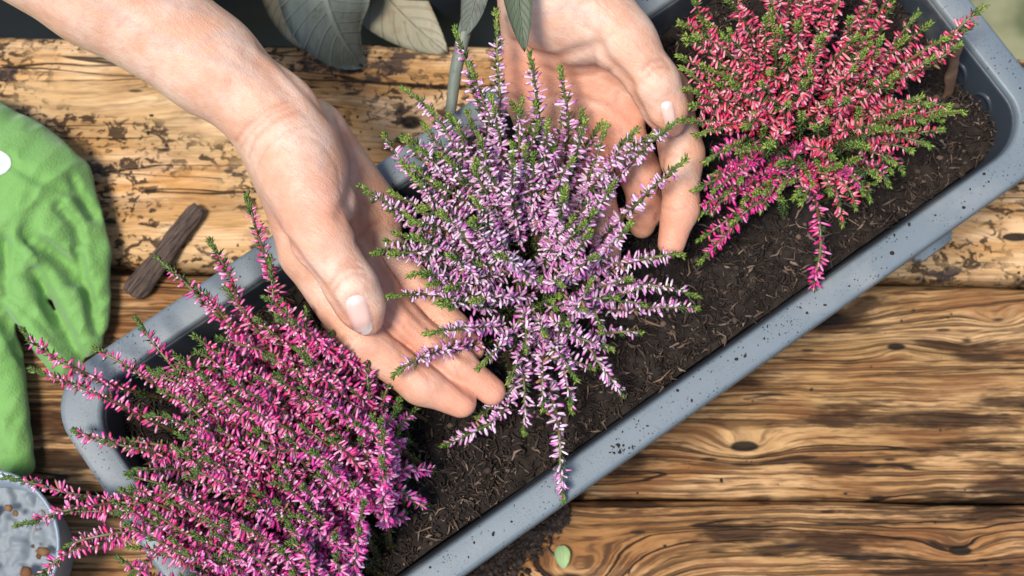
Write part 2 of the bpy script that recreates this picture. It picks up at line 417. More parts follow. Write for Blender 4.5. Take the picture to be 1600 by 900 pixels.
def slivers(n, pos_fn, lmin, lmax, wmin, wmax, cols, lift=.5):
    """bent flat fibres: 3 cross-sections of 3 points"""
    P = pos_fn(n); n = len(P)
    az = rng.random(n)*2*math.pi; el = rng.normal(0, .28, n)
    d = np.stack([np.cos(az)*np.cos(el), np.sin(az)*np.cos(el), np.sin(el)], 1)
    s = nrm(np.cross(d, np.tile([0, 0, 1.], (n, 1)))); u = np.cross(s, d)
    L = lmin+(lmax-lmin)*rng.random(n)**2.2; wd = wmin+(wmax-wmin)*rng.random(n)**2
    bend = rng.normal(0, .18, n)*L
    V = []
    for k, (t, ws) in enumerate(((-.5, .35), (0, 1), (.5, .3))):
        c = P + d*(t*L)[:, None] + s*(bend*(1-4*t*t))[:, None] + u*(L*.10*(1-4*t*t))[:, None]*lift
        ww = (wd*ws)[:, None]
        V += [c-s*ww, c+u*ww*.9, c+s*ww]
    V = np.stack(V, 1); k = np.arange(n)[:, None]*9
    Q = np.array([[0, 1, 4, 3], [1, 2, 5, 4], [2, 0, 3, 5], [3, 4, 7, 6], [4, 5, 8, 7], [5, 3, 6, 8]])
    F = (Q[None]+k[:, :, None]).reshape(-1, 4)
    c = np.asarray(cols)[rng.choice(len(cols), n)]*(.6+.8*rng.random((n, 1)))
    return V.reshape(-1, 3), F, np.repeat(c, 9, 0)
def on_soil(n, ins=.0182):
    u = (rng.random(n)-.5)*(PL-2*ins); v = (rng.random(n)-.5)*(PW-2*ins)
    P = PC+np.outer(u, UX)+np.outer(v, VX); P[:, 2] = soil_h(P[:, 0], P[:, 1])+.0004+.0012*rng.random(n)
    return P
BR = [(.022, .014, .010), (.040, .026, .018), (.075, .049, .035), (.13, .087, .062), (.030, .020, .015), (.24, .17, .13), (.026, .017, .013), (.050, .033, .024)]
V1, F1, C1 = slivers(17000, on_soil, .0014, .0075, .0003, .0011, BR+BR[:3]+BR[6:])
V2, F2, C2 = slivers(170, on_soil, .004, .016, .0003, .0009, [(.40, .27, .17), (.28, .17, .11), (.24, .17, .12)])
tag(obj('peat_fibres', mesh_arrays('peat_fibres', np.concatenate([V1, V2]), [np.concatenate([F1, F2+len(V1)])], np.concatenate([C1, C2]), mats=[M_SOIL])), 'brown peat fibres and bark shreds strewn over the potting soil', kind='stuff')
def crumbs(P, r, cols):
    n = len(P); t = (1+5**.5)/2
    I = np.array([(-1, t, 0), (1, t, 0), (-1, -t, 0), (1, -t, 0), (0, -1, t), (0, 1, t), (0, -1, -t), (0, 1, -t), (t, 0, -1), (t, 0, 1), (-t, 0, -1), (-t, 0, 1)])/1.9
    T = np.array([(0, 11, 5), (0, 5, 1), (0, 1, 7), (0, 7, 10), (0, 10, 11), (1, 5, 9), (5, 11, 4), (11, 10, 2), (10, 7, 6), (7, 1, 8), (3, 9, 4), (3, 4, 2), (3, 2, 6), (3, 6, 8), (3, 8, 9), (4, 9, 5), (2, 4, 11), (6, 2, 10), (8, 6, 7), (9, 8, 1)])
    sh = 1+.55*(rng.random((n, 12, 1))-.5); st = .6+.9*rng.random((n, 1, 3)); st[:, :, 2] *= .7
    V = I[None]*sh*st*r[:, None, None]+P[:, None]
    F = (T[None]+(np.arange(n)*12)[:, None, None]).reshape(-1, 3)
    c = np.asarray(cols)[rng.choice(len(cols), n)]*(.6+.8*rng.random((n, 1)))
    return V.reshape(-1, 3), F, np.repeat(c, 12, 0)
P = on_soil(2400); V, F, C = crumbs(P, .0003+.0014*rng.random(len(P))**3.5, BR[:4])
tag(obj('soil_crumbs', mesh_arrays('soil_crumbs', V, [F], C, mats=[M_SOIL])), 'small dark crumbs of earth on the potting soil', kind='stuff')

# spilled soil on the table below the near rim, and specks elsewhere
def spill(n):
    t = rng.random(n); e_ = np.abs(rng.normal(0, 42, n))*(1.05-t); px = 660+225*t+e_*.5; py = 935-135*t+e_+rng.normal(0, 6, n)
    P = np.array([W(a, b, 0) for a, b in zip(px, py)]); P[:, 2] = .0012+.0015*rng.random(n); return P
V1, F1, C1 = slivers(900, spill, .002, .008, .0003, .0008, BR[:5])
P = spill(900); V2, F2, C2 = crumbs(P, .0004+.0014*rng.random(len(P))**2.5, BR[:3])
P3 = np.array([W(rng.uniform(-40, 1640), rng.uniform(60, 900), .0005) for _ in range(420)]); V3, F3, C3 = crumbs(P3, .0002+.0009*rng.random(len(P3))**3, BR[:3])
PP = np.concatenate([V1, V2, V3]); CC = np.concatenate([C1, C2, C3])
tag(obj('spilled_soil', mesh_arrays('spilled_soil', PP, [F1, np.concatenate([F2+len(V1), F3+len(V1)+len(V2)])], CC, mats=[M_SOIL])), 'loose soil spilled on the planks below the planter rim', kind='stuff')
# crumbs on the rim
P = []
for _ in range(150):
    t = rng.random(); side = rng.random()
    if side < .6: a = W(720+(1560-720)*t, 0, RIM)
    u = (t-.5)*(PL-.03); v = -PW/2+.0035+.0085*rng.random()
    if side > .75: v = -v
    if side > .92: u = (PL/2-.0035-.0085*rng.random())*(1 if t > .4 else -1); v = (rng.random()-.5)*(PW-.03)
    P.append(PC+u*UX+v*VX+np.array([0, 0, RIM+.0006]))
for _ in range(34):
    q = W(970+rng.normal(0, 9), 702+rng.normal(0, 8), RIM+.0007); P.append(q)
P = np.array(P); V, F, C = crumbs(P, .00015+.0006*rng.random(len(P))**2.5, BR[:2])
tag(obj('rim_crumbs', mesh_arrays('rim_crumbs', V, [F], C, mats=[M_SOIL])), 'black specks of soil lying on the grey planter rim', kind='stuff')

# ---------------------------------------------------------------- implicit-surface modelling (hands, glove)
def smin(a, b, k):
    if k <= 0: return np.minimum(a, b)
    h = np.clip(.5+.5*(b-a)/k, 0, 1); return b+(a-b)*h-k*h*(1-h)
class Field:
    def __init__(s, lo, hi, h):
        s.lo = np.array(lo); s.h = h; s.n = np.ceil((np.array(hi)-s.lo)/h).astype(int)+1
        s.ax = [s.lo[i]+h*np.arange(s.n[i]) for i in range(3)]
        s.F = np.full(s.n, .02, np.float32)
    def sub(s, lo, hi):
        a = np.clip(np.floor((lo-s.lo)/s.h).astype(int), 0, s.n-1); b = np.clip(np.ceil((hi-s.lo)/s.h).astype(int)+1, 1, s.n)
        sl_ = tuple(slice(a[i], b[i]) for i in range(3))
        return sl_, np.stack(np.meshgrid(*[s.ax[i][sl_[i]] for i in range(3)], indexing='ij'), -1)
    def cap(s, a, b, ra, rb, k=.004, flat=None, fk=1.0, F=None):
        F = s.F if F is None else F
        a, b = np.asarray(a, float), np.asarray(b, float); m = max(ra, rb)+max(k, .003)+.003
        sl_, P = s.sub(np.minimum(a, b)-m, np.maximum(a, b)+m)
        if 0 in P.shape: return
        ab = b-a; t = np.clip(((P-a)@ab)/(ab@ab+1e-12), 0, 1); v = P-a-t[..., None]*ab
        q = (v*v).sum(-1)
        if flat is not None: q = q + (fk*fk-1)*(v@nrm(flat))**2
        r = ra+(rb-ra)*t
        d = np.sqrt(q)-r
        F[sl_] = smin(F[sl_], d.astype(np.float32), k)
    def group(s, caps, k, kin=.003):
        G = np.full(s.n, .02, np.float32)
        for c in caps: s.cap(*c[:4], k=c[4] if len(c) > 4 else kin, flat=c[5] if len(c) > 5 else None, fk=c[6] if len(c) > 6 else 1, F=G)
        s.F = smin(s.F, G, k)
    def groove(s, pts, depth, width, slit=False):
        pts = [np.asarray(p, float) for p in pts]
        lo = np.min(pts, 0)-3*width; hi = np.max(pts, 0)+3*width
        if slit: lo[2] -= .03; hi[2] += .01
        sl_, P = s.sub(lo, hi); D = np.full(P.shape[:3], 1.0)
        for a, b in zip(pts[:-1], pts[1:]):
            ab = b-a; t = np.clip(((P-a)@ab)/(ab@ab+1e-12), 0, 1); 
            q = P-a-t[..., None]*ab
            if slit: q = q*np.array([1, 1, .30])
            D = np.minimum(D, np.linalg.norm(q, axis=-1))
        s.F[sl_] += (depth*np.exp(-(D/width)**2)*(np.clip((P[..., 2]-.010)/.010, 0, 1) if slit else 1)).astype(np.float32)
    def mesh(s):
        F = s.F; S = F < 0; n = F.shape
        c = [S[i:n[0]-1+i, j:n[1]-1+j, k:n[2]-1+k] for i in (0, 1) for j in (0, 1) for k in (0, 1)]
        cnt = sum(x.astype(np.int8) for x in c); act = (cnt > 0) & (cnt < 8)
        ids = np.full(act.shape, -1, np.int32); ci = np.argwhere(act); ids[act] = np.arange(len(ci))
        acc = np.zeros((len(ci), 3)); w_ = np.zeros(len(ci))
        for axis in range(3):
            for o1 in (0, 1):
                for o2 in (0, 1):
                    off = np.zeros(3, int); oth = [q for q in range(3) if q != axis]; off[oth[0]] = o1; off[oth[1]] = o2
                    A = ci+off; e = np.zeros(3, int); e[axis] = 1; B = A+e
                    fa = F[A[:, 0], A[:, 1], A[:, 2]]; fb = F[B[:, 0], B[:, 1], B[:, 2]]
                    x = (fa < 0) != (fb < 0); t = np.where(x, fa/(fa-fb+1e-20), 0)
                    acc += np.where(x[:, None], A+t[:, None]*e, 0); w_ += x
        V = s.lo+(acc/w_[:, None])*s.h
        Q = []
        for axis in range(3):
            sl0 = [slice(None)]*3; sl1 = [slice(None)]*3; sl0[axis] = slice(0, -1); sl1[axis] = slice(1, None)
            x = S[tuple(sl0)] != S[tuple(sl1)]; e = np.argwhere(x); o = [q for q in range(3) if q != axis]
            ok = (e[:, o[0]] > 0) & (e[:, o[1]] > 0) & (e[:, o[0]] < n[o[0]]-1) & (e[:, o[1]] < n[o[1]]-1); e = e[ok]
            quad = []
            for (p, q) in ((-1, -1), (0, -1), (0, 0), (-1, 0)):
                f = e.copy(); f[:, o[0]] += p; f[:, o[1]] += q; quad.append(ids[f[:, 0], f[:, 1], f[:, 2]])
            quad = np.stack(quad, 1); flip = S[tuple(e.T)]
            if axis == 1: flip = ~flip
            quad = np.where(flip[:, None], quad, quad[:, ::-1]); Q.append(quad)
        Q = np.concatenate(Q); Q = Q[(Q >= 0).all(1)]
        # light smoothing
        for it in range(3):
            a = np.zeros_like(V); k = np.zeros(len(V))
            for i in range(4):
                np.add.at(a, Q[:, i], V[Q[:, (i+1) % 4]]); np.add.at(k, Q[:, i], 1)
                np.add.at(a, Q[:, i], V[Q[:, (i+3) % 4]]); np.add.at(k, Q[:, i], 1)
            lam = .5 if it != 1 else -.35
            V = V + lam*(a/np.maximum(k, 1)[:, None]-V)
        return V, Q
def px(v, z): return v*SC(z)
def J(x, y, z): return W(x, y, z)
def blob(V, spots):
    """0..1 weight round a list of (point, radius)"""
    r = np.zeros(len(V))
    for c, s in spots: r = np.maximum(r, np.exp(-((V-c)**2).sum(1)/s**2))
    return r
def line_w(V, pts, width):
    D = np.full(len(V), 1.0)
    for a, b in zip(pts[:-1], pts[1:]):
        ab = b-a; t = np.clip(((V-a)@ab)/(ab@ab+1e-12), 0, 1); D = np.minimum(D, np.linalg.norm(V-a-t[:, None]*ab, axis=1))
    return np.exp(-(D/width)**2)

up = np.array([0, 0, 1.])
def surf_groove(field, pts_px, z0, depth, width):
    field.groove([J(*p) for p in pts_px], depth, width)

# ---- left arm and hand
def ray_hit(bvh, pxx, pyy):
    d = CF + CR*((pxx-800)/1600*36/FOC) + CU*((450-pyy)/1600*36/FOC)
    loc, no, i, dist = bvh.ray_cast(Vector(CP), Vector(nrm(d)))
    return (np.array(loc), np.array(no)) if loc is not None else (None, None)

def build_hand(caps_groups, lo, hi, h, creases):
    f = Field(lo, hi, h)
    for caps, k, kin in caps_groups: f.group(caps, k, kin)
    V, Q = f.mesh()
    bvh = BVHTree.FromPolygons([Vector(v) for v in V], [tuple(q) for q in Q])
    lines = []
    for pts, depth, width, strength in creases:               # creases lie on the skin: find it, then cut along it
        P = []
        for a, b in zip(pts[:-1], pts[1:]):
            for t in np.linspace(0, 1, 6)[:-1 if b is not pts[-1] else None]:
                q, _ = ray_hit(bvh, a[0]+(b[0]-a[0])*t, a[1]+(b[1]-a[1])*t)
                if q is not None: P.append(q)
        if len(P) > 1: f.groove(P, depth, width); lines.append((P, width, strength))
    V, Q = f.mesh()
    return V, Q, lines

LH = {}
z = .19
wr = J(428, 182, .186)
caps_arm = [(J(-60, -165, .215), J(160, -26, .205), .0282, .0252, .006), (J(160, -26, .205), J(325, 98, .194), .0252, .0194, .006), (J(325, 98, .194), wr, .0194, .0166, .006)]
caps_palm = [
    (wr, J(466, 262, .186), .0162, .0152, .010),                     # heel
    (J(452, 235, .188), J(492, 340, .190), .0146, .0120, .010),      # thumb metacarpal / thenar
    (J(470, 240, .180), J(520, 320, .176), .0150, .0100, .010),
    (J(440, 225, .175), J(480, 395, .170), .0140, .0112, .010),      # index metacarpal
    (J(462, 225, .168), J(535, 380, .157), .0140, .0110, .010),
    (J(482, 215, .160), J(575, 360, .143), .0125, .0105, .010),
    (J(492, 210, .160), J(590, 330, .138), .0118, .0105, .010)]
thumb = [(J(478, 300, .189), J(502, 372, .191), .0135, .0118, .004), (J(502, 372, .191), J(549, 448, .187), .0112, .0098, .004), (J(549, 448, .187), J(564, 478, .182), .0099, .0091, .004), (J(564, 478, .182), J(573, 500, .177), .0091, .0064, .004)]
idx_ = [(J(476, 395, .168), J(562, 528, .160), .0102, .0092, .004), (J(562, 528, .160), J(658, 600, .151), .0090, .0082, .004), (J(658, 600, .151), J(720, 628, .146), .0079, .0066, .004)]
mid = [(J(535, 380, .157), J(622, 500, .153), .0100, .0086, .004), (J(622, 500, .153), J(712, 568, .146), .0080, .0074, .004), (J(712, 568, .146), J(768, 611, .141), .0072, .0060, .004)]
rin = [(J(575, 360, .143), J(655, 455, .146), .0092, .0080, .004), (J(655, 455, .146), J(708, 515, .142), .0076, .0070, .004), (J(708, 515, .142), J(738, 545, .138), .0066, .0054, .004)]
lit = [(J(590, 330, .138), J(603, 412, .142), .0095, .0082, .004), (J(603, 412, .142), J(640, 450, .139), .0074, .0066, .004), (J(640, 450, .139), J(668, 478, .136), .0062, .0052, .004)]
groups = [(caps_arm, 0, .006), (caps_palm, .008, .010), (thumb, .0035, .004), (idx_, .0030, .004), (mid, .0012, .004), (rin, .0012, .004), (lit, .0012, .004)]
creasesL = [([(410, 75), (450, 112), (486, 150), (512, 182)], .0010, .0028, .10), ([(385, 80), (430, 122), (462, 158)], .0006, .0024, .06),
            ([(549, 462), (543, 480), (546, 505), (560, 524)], .0007, .0007, .55), ([(549, 462), (562, 460), (574, 475), (583, 498), (580, 516)], .0007, .0007, .5),
            ([(374, 232), (394, 205), (424, 178), (458, 165)], .0003, .0006, .4), ([(402, 262), (416, 232), (448, 204), (486, 196)], .0003, .0007, .3), ([(470, 210), (505, 225), (528, 260), (532, 300)], .0004, .0010, .2),
            ([(606, 480), (632, 512), (660, 545)], .0010, .0012, .4), ([(606, 512), (640, 545), (690, 580), (742, 622)], .0016, .0016, .6), ([(630, 470), (668, 512), (712, 548), (735, 562)], .0014, .0015, .6), ([(366, 222), (385, 196), (418, 170), (450, 158)], .0008, .0011, .55), ([(388, 245), (400, 214), (432, 186), (470, 172)], .0006, .0011, .45),
            ([(530, 190), (552, 250), (545, 310), (530, 336)], .0014, .0028, .30),
            ([(514, 446), (528, 425), (548, 415), (566, 418)], .0007, .0011, .6), ([(520, 456), (534, 437), (552, 428), (572, 430)], .0006, .0010, .5), ([(532, 420), (545, 408), (558, 406)], .0004, .0009, .4),
            ([(445, 368), (475, 410), (508, 450), (540, 500)], .0014, .0018, .6),
            ([(545, 340), (556, 372), (572, 400)], .0012, .0018, .5), ([(556, 378), (580, 352), (596, 345)], .0008, .0014, .5),
            ([(655, 575), (668, 590), (672, 606)], .0005, .0009, .4), ([(700, 560), (712, 575), (716, 590)], .0005, .0009, .4),
            ([(615, 535), (628, 550), (632, 566)], .0006, .0010, .4), ([(640, 505), (655, 520), (660, 534)], .0006, .0010, .4)]
allp = np.array([p for gq in groups for c in gq[0] for p in (c[0], c[1])])
VL, QL, linesL = build_hand(groups, np.maximum(allp.min(0)-.034, [-.30, -9, 0]), np.minimum(allp.max(0)+.034, [9, .19, 9]), .00108, creasesL)
redL = blob(VL, [(J(572, 494, .178), .010), (J(722, 627, .144), .020), (J(768, 614, .141), .018), (J(738, 547, .137), .016), (J(650, 560, .150), .018), (J(480, 330, .195), .016), (J(590, 480, .155), .02)])*.8
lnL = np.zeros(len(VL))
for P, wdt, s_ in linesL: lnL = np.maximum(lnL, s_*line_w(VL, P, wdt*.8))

# ---- right arm and hand
z = .19
caps_arm = [(J(800, -420, .25), J(850, -230, .225), .027, .023, .006), (J(850, -230, .225), J(872, -90, .200), .022, .0195, .006)]
caps_palm = [
    (J(872, -90, .200), J(880, 0, .188), .0195, .0180, .010),
    (J(885, -20, .190), J(965, 55, .188), .0178, .0130, .008),        # thenar
    (J(865, 5, .184), J(900, 45, .180), .0190, .0150, .008),
    (J(830, -10, .176), J(825, 150, .150), .0130, .0105, .010),      # little-finger side
    (J(850, 0, .174), J(890, 185, .146), .0125, .0105, .010),
    (J(880, 0, .170), J(965, 190, .147), .0120, .0105, .010),
    (J(920, 0, .172), J(1040, 150, .160), .0125, .0108, .010)]
thumb = [(J(940, 30, .190), J(982, 72, .190), .0138, .0118, .004), (J(982, 72, .190), J(1022, 130, .187), .0112, .0100, .004), (J(1022, 130, .187), J(1040, 170, .182), .0099, .0088, .004), (J(1040, 170, .182), J(1047, 190, .178), .0088, .0062, .004)]
idx_ = [(J(1042, 150, .162), J(1066, 240, .157), .0100, .0088, .004), (J(1066, 240, .157), J(1062, 325, .153), .0086, .0077, .004), (J(1062, 325, .153), J(1049, 380, .148), .0075, .0058, .004)]
mid = [(J(965, 190, .147), J(1000, 270, .145), .0100, .0085, .004), (J(1000, 270, .145), J(1008, 325, .139), .0080, .0070, .004), (J(1008, 325, .139), J(1003, 352, .134), .0068, .0056, .004)]
rin = [(J(890, 185, .146), J(925, 290, .142), .0100, .0090, .004), (J(925, 290, .142), J(945, 360, .138), .0086, .0078, .004), (J(945, 360, .138), J(948, 400, .134), .0074, .0060, .004)]
lit = [(J(825, 150, .150), J(845, 240, .142), .0092, .0080, .004), (J(845, 240, .142), J(862, 295, .138), .0076, .0068, .004), (J(862, 295, .138), J(868, 325, .134), .0066, .0054, .004)]
groups = [(caps_arm, 0, .006), (caps_palm, .008, .010), (thumb, .005, .004), (idx_, .0035, .004), (mid, .0022, .004), (rin, .0022, .004), (lit, .0022, .004)]
creasesR = [([(1036, 160), (1033, 174), (1037, 194)], .0006, .0007, .5), ([(1036, 160), (1044, 155), (1054, 164), (1058, 184)], .0005, .0007, .4),
            ([(800, 150), (850, 185), (890, 190)], .0006, .0010, .35), ([(880, 100), (905, 140), (930, 195)], .0005, .0009, .3), ([(970, 130), (960, 170), (975, 215)], .0006, .0010, .35), ([(900, 30), (930, 50), (948, 80)], .0005, .0012, .25),
            ([(1044, 215), (1034, 250), (1032, 300), (1028, 350)], .0016, .0015, .45), ([(808, 70), (830, 84), (870, 92), (910, 78), (935, 72)], .0022, .0026, .6), ([(935, 72), (948, 92), (968, 112), (985, 132)], .0020, .0022, .65),
            ([(838, 100), (880, 120), (925, 118), (960, 108)], .0007, .0012, .4), ([(860, 150), (905, 152), (950, 165), (985, 190)], .0008, .0013, .45), ([(925, 85), (940, 120), (985, 150)], .0006, .0012, .4),
            ([(1005, 108), (1018, 95), (1036, 92), (1046, 106)], .0007, .0011, .6), ([(1012, 118), (1022, 106), (1036, 104)], .0005, .0010, .5),
            ([(985, 140), (1000, 165), (1012, 190), (1030, 205)], .0014, .0016, .55),
            ([(1035, 240), (1055, 245), (1080, 238)], .0006, .0010, .4), ([(1034, 322), (1052, 328), (1072, 324)], .0005, .0009, .35)]
allp = np.array([p for gq in groups for c in gq[0] for p in (c[0], c[1])])
VR, QR, linesR = build_hand(groups, allp.min(0)-.032, np.minimum(allp.max(0)+.032, [9, .19, 9]), .00108, creasesR)
redR = blob(VR, [(J(1046, 376, .147), .020), (J(1046, 188, .179), .010), (J(820, 120, .16), .022), (J(1008, 330, .147), .016), (J(960, 210, .15), .022), (J(905, 120, .155), .02)])*.8
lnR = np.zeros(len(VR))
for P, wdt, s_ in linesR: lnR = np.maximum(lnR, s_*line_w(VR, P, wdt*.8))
V = np.concatenate([VL, VR]); Q = np.concatenate([QL, QR+len(VL)])
C = np.zeros((len(V), 3)); C[:, 0] = np.concatenate([redL, redR]); C[:, 1] = np.concatenate([lnL, lnR])
for pts in ([(150, 20), (220, 60), (300, 95), (380, 110), (440, 150)], [(300, 95), (350, 60), (400, 70)], [(470, 175), (505, 215), (500, 260)], [(60, -20), (160, -10), (260, 20), (330, 30)], [(850, 20), (890, 10), (940, 30)]):
    P = [J(a, b, .205) for a, b in pts]
    D = np.full(len(V), 1.0); Pa = np.array(P)
    for a, b in zip(Pa[:-1], Pa[1:]):
        ab = b-a; t = np.clip(((V-a)[:, :2]@ab[:2])/(ab[:2]@ab[:2]), 0, 1); D = np.minimum(D, np.linalg.norm((V-a-t[:, None]*ab)[:, :2], axis=1))
    C[:, 2] = np.maximum(C[:, 2], np.exp(-(D/.0014)**2)*(V[:, 2] > .17)*.55)
person = obj('person', mesh_arrays('person', V, Q, C, mats=[M_SKIN]))
tag(person, 'bare forearms and cupped open hands of a person holding the lilac heather', 'person')
hand_bvh = BVHTree.FromPolygons([Vector(v) for v in V], [tuple(q) for q in Q])
def nail(cx, cy, ax, ay, la, lb):
    """nail laid on the thumb: centre and long-axis direction in photo pixels, half sizes"""
    d = np.array([ax, ay])/math.hypot(ax, ay); e = np.array([-d[1], d[0]])
    Vn, n, m, Cn = [], 18, 6, []
    for i in range(m+1):
        for k in range(n):
            t = 2*math.pi*k/n; r = i/m
            c_, s_ = math.cos(t), math.sin(t); sq = (abs(c_)**3.2+abs(s_)**3.2)**(-1/3.2)
            q = np.array([cx, cy])+d*la*r*c_*sq+e*lb*r*s_*sq*(1-.10*c_)
            along = r*c_*sq; Cn.append((.80, .66, .58) if along > .62 else ((.74, .54, .48) if along < -.62 else (.70, .43, .35)))
            hp, no = ray_hit(hand_bvh, *q)
            if hp is None: hp = Vn[-1]; Vn.append(hp); continue
            Vn.append(hp+no*(.00075*(1-r**4)+.00005+(.0004 if c_ > .5 and i == m else 0)))
    F = [(i*n+k, i*n+(k+1) % n, (i+1)*n+(k+1) % n, (i+1)*n+k) for i in range(m) for k in range(n)]
    return obj('fingernail', mesh_arrays('fingernail', np.array(Vn), np.array(F), np.array(Cn), mats=[M_NAIL]), person)
nail(562, 492, 20, 58, 31, 17)
nail(1045, 178, 10, 40, 20, 10)

# ---------------------------------------------------------------- dark clothing of the person beyond the table
g = N('navy_cloth'); p_ = g.coord()
g.bump(g.noise(p_, 900, 2), .3, .0006)
M_NAVY = g.set(g.mix(g.noise(p_, 18, 3), (.008, .015, .030), (.014, .026, .045)), .85)
xs = np.linspace(-.42, .20, 60); zs = np.linspace(-.45, .02, 30)
X, Zz = np.meshgrid(xs, zs, indexing='ij')
yb = W(700, 60, 0)[1]+.035
Y = yb + .030*((X+.1)/.3)**2*0 + .022*fnoise(np.stack([X, X*0, Zz*.35], -1), 16, 2) - (Zz+.2)*.06
V = np.concatenate([np.stack([X, Y, Zz], -1).reshape(-1, 3), np.stack([X, Y+.004, Zz], -1).reshape(-1, 3)])
idx = np.arange(X.size).reshape(X.shape)
F = np.stack([idx[:-1, :-1], idx[1:, :-1], idx[1:, 1:], idx[:-1, 1:]], -1).reshape(-1, 4)
nb = X.size
ed = np.concatenate([idx[:, 0], idx[-1, 1:], idx[-2::-1, -1], idx[0, -2:0:-1]]); e2 = np.roll(ed, -1)
Fs = np.stack([ed, e2, e2+nb, ed+nb], 1)
ap = obj('apron', mesh_arrays('apron', V, [np.concatenate([F, F[:, ::-1]+nb, Fs])], mats=[M_NAVY]), person)
ap['label'] = 'dark navy apron hanging beyond the table edge'

# ---------------------------------------------------------------- heather
def tube(P, rad, n=6):
    P = np.asarray(P); m = len(P); T = nrm(np.gradient(P, axis=0))
    a = nrm(np.cross(T, np.array([.31, .17, .93]))); b = np.cross(T, a)
    t = 2*np.pi*np.arange(n)/n; rad = np.broadcast_to(rad, (m,))
    V = P[:, None]+rad[:, None, None]*(a[:, None]*np.cos(t)[None, :, None]+b[:, None]*np.sin(t)[None, :, None])
    i = np.arange(m*n).reshape(m, n); j = np.roll(i, -1, 1)
    return V.reshape(-1, 3), np.stack([i[:-1], j[:-1], j[1:], i[1:]], -1).reshape(-1, 4)
# floret template: five-sided bell along +z (unit length) with pointed calyx and dark anthers
fn = 5
f_r = np.array([.10, .20, .19, .085]); f_z = np.array([0, .28, .74, 1.0]); nf = fn*4+5
ft = 2*np.pi*np.arange(fn)/fn
FV = np.concatenate([np.stack([r*np.cos(ft), r*np.sin(ft), np.full(fn, z_)], 1) for r, z_ in zip(f_r, f_z)])
FV = np.concatenate([FV, [[0, 0, .93]], np.array([[.05, 0, .9], [-.03, .045, .9], [-.03, -.045, .9], [0.02, 0.01, 1.28]])])
i = np.arange(fn*4).reshape(4, fn); j = np.roll(i, -1, 1)
FQ = np.stack([i[:-1], j[:-1], j[1:], i[1:]], -1).reshape(-1, 4)
FT = np.concatenate([np.stack([i[3], j[3], np.full(fn, 20)], 1), np.array([[21, 22, 24], [22, 23, 24], [23, 21, 24]])])
FW = np.concatenate([np.repeat([0, .15, .65, 1.0], fn), [1.0], [2, 2, 2, 2]])     # position along the floret
# needle leaf: four-sided spindle along +z
NV = np.array([[0, 0, 0], [.11, 0, .45], [0, .075, .45], [-.11, 0, .45], [0, -.075, .45], [0, 0, 1.0]])
NT = np.array([[0, 2, 1], [0, 3, 2], [0, 4, 3], [0, 1, 4], [5, 1, 2], [5, 2, 3], [5, 3, 4], [5, 4, 1]])
def frames(D):
    D = nrm(D); a = nrm(np.cross(D, rng.normal(size=D.shape))); b = np.cross(D, a)
    return np.stack([a, b, D], -1)
def place(TV, pos, Fr, sc_):
    sc_ = np.asarray(sc_)
    if sc_.ndim == 1: sc_ = np.repeat(sc_[:, None], 3, 1)
    return np.einsum('nij,nkj->nki', Fr, TV[None]*sc_[:, None, :])+pos[:, None]
def floret_cols(pal, n):
    """per-floret colour along its length (n,30,3)"""
    base, mid_, tip = [np.asarray(pal[k]) for k in ('base', 'mid', 'tip')]
    pick = rng.random(n); j_ = .75+.5*rng.random((n, 1))
    mm = mid_[rng.choice(len(mid_), n)]*j_; bb = base[rng.choice(len(base), n)]; tt = tip[rng.choice(len(tip), n)]
    w_ = FW[None, :, None]
    c = np.where(w_ < .3, bb[:, None]+(mm-bb)[:, None]*(w_/.3), mm[:, None]+(tt-mm)[:, None]*np.clip((w_-.3)/.7, 0, 1))
    brown = (rng.random(n) < .035)[:, None, None]; c = np.where(brown, np.array([.30, .15, .08])*j_[:, None], c)
    return np.where(w_ > 1.5, np.array([.10, .03, .03]), np.clip(c, 0, 1))

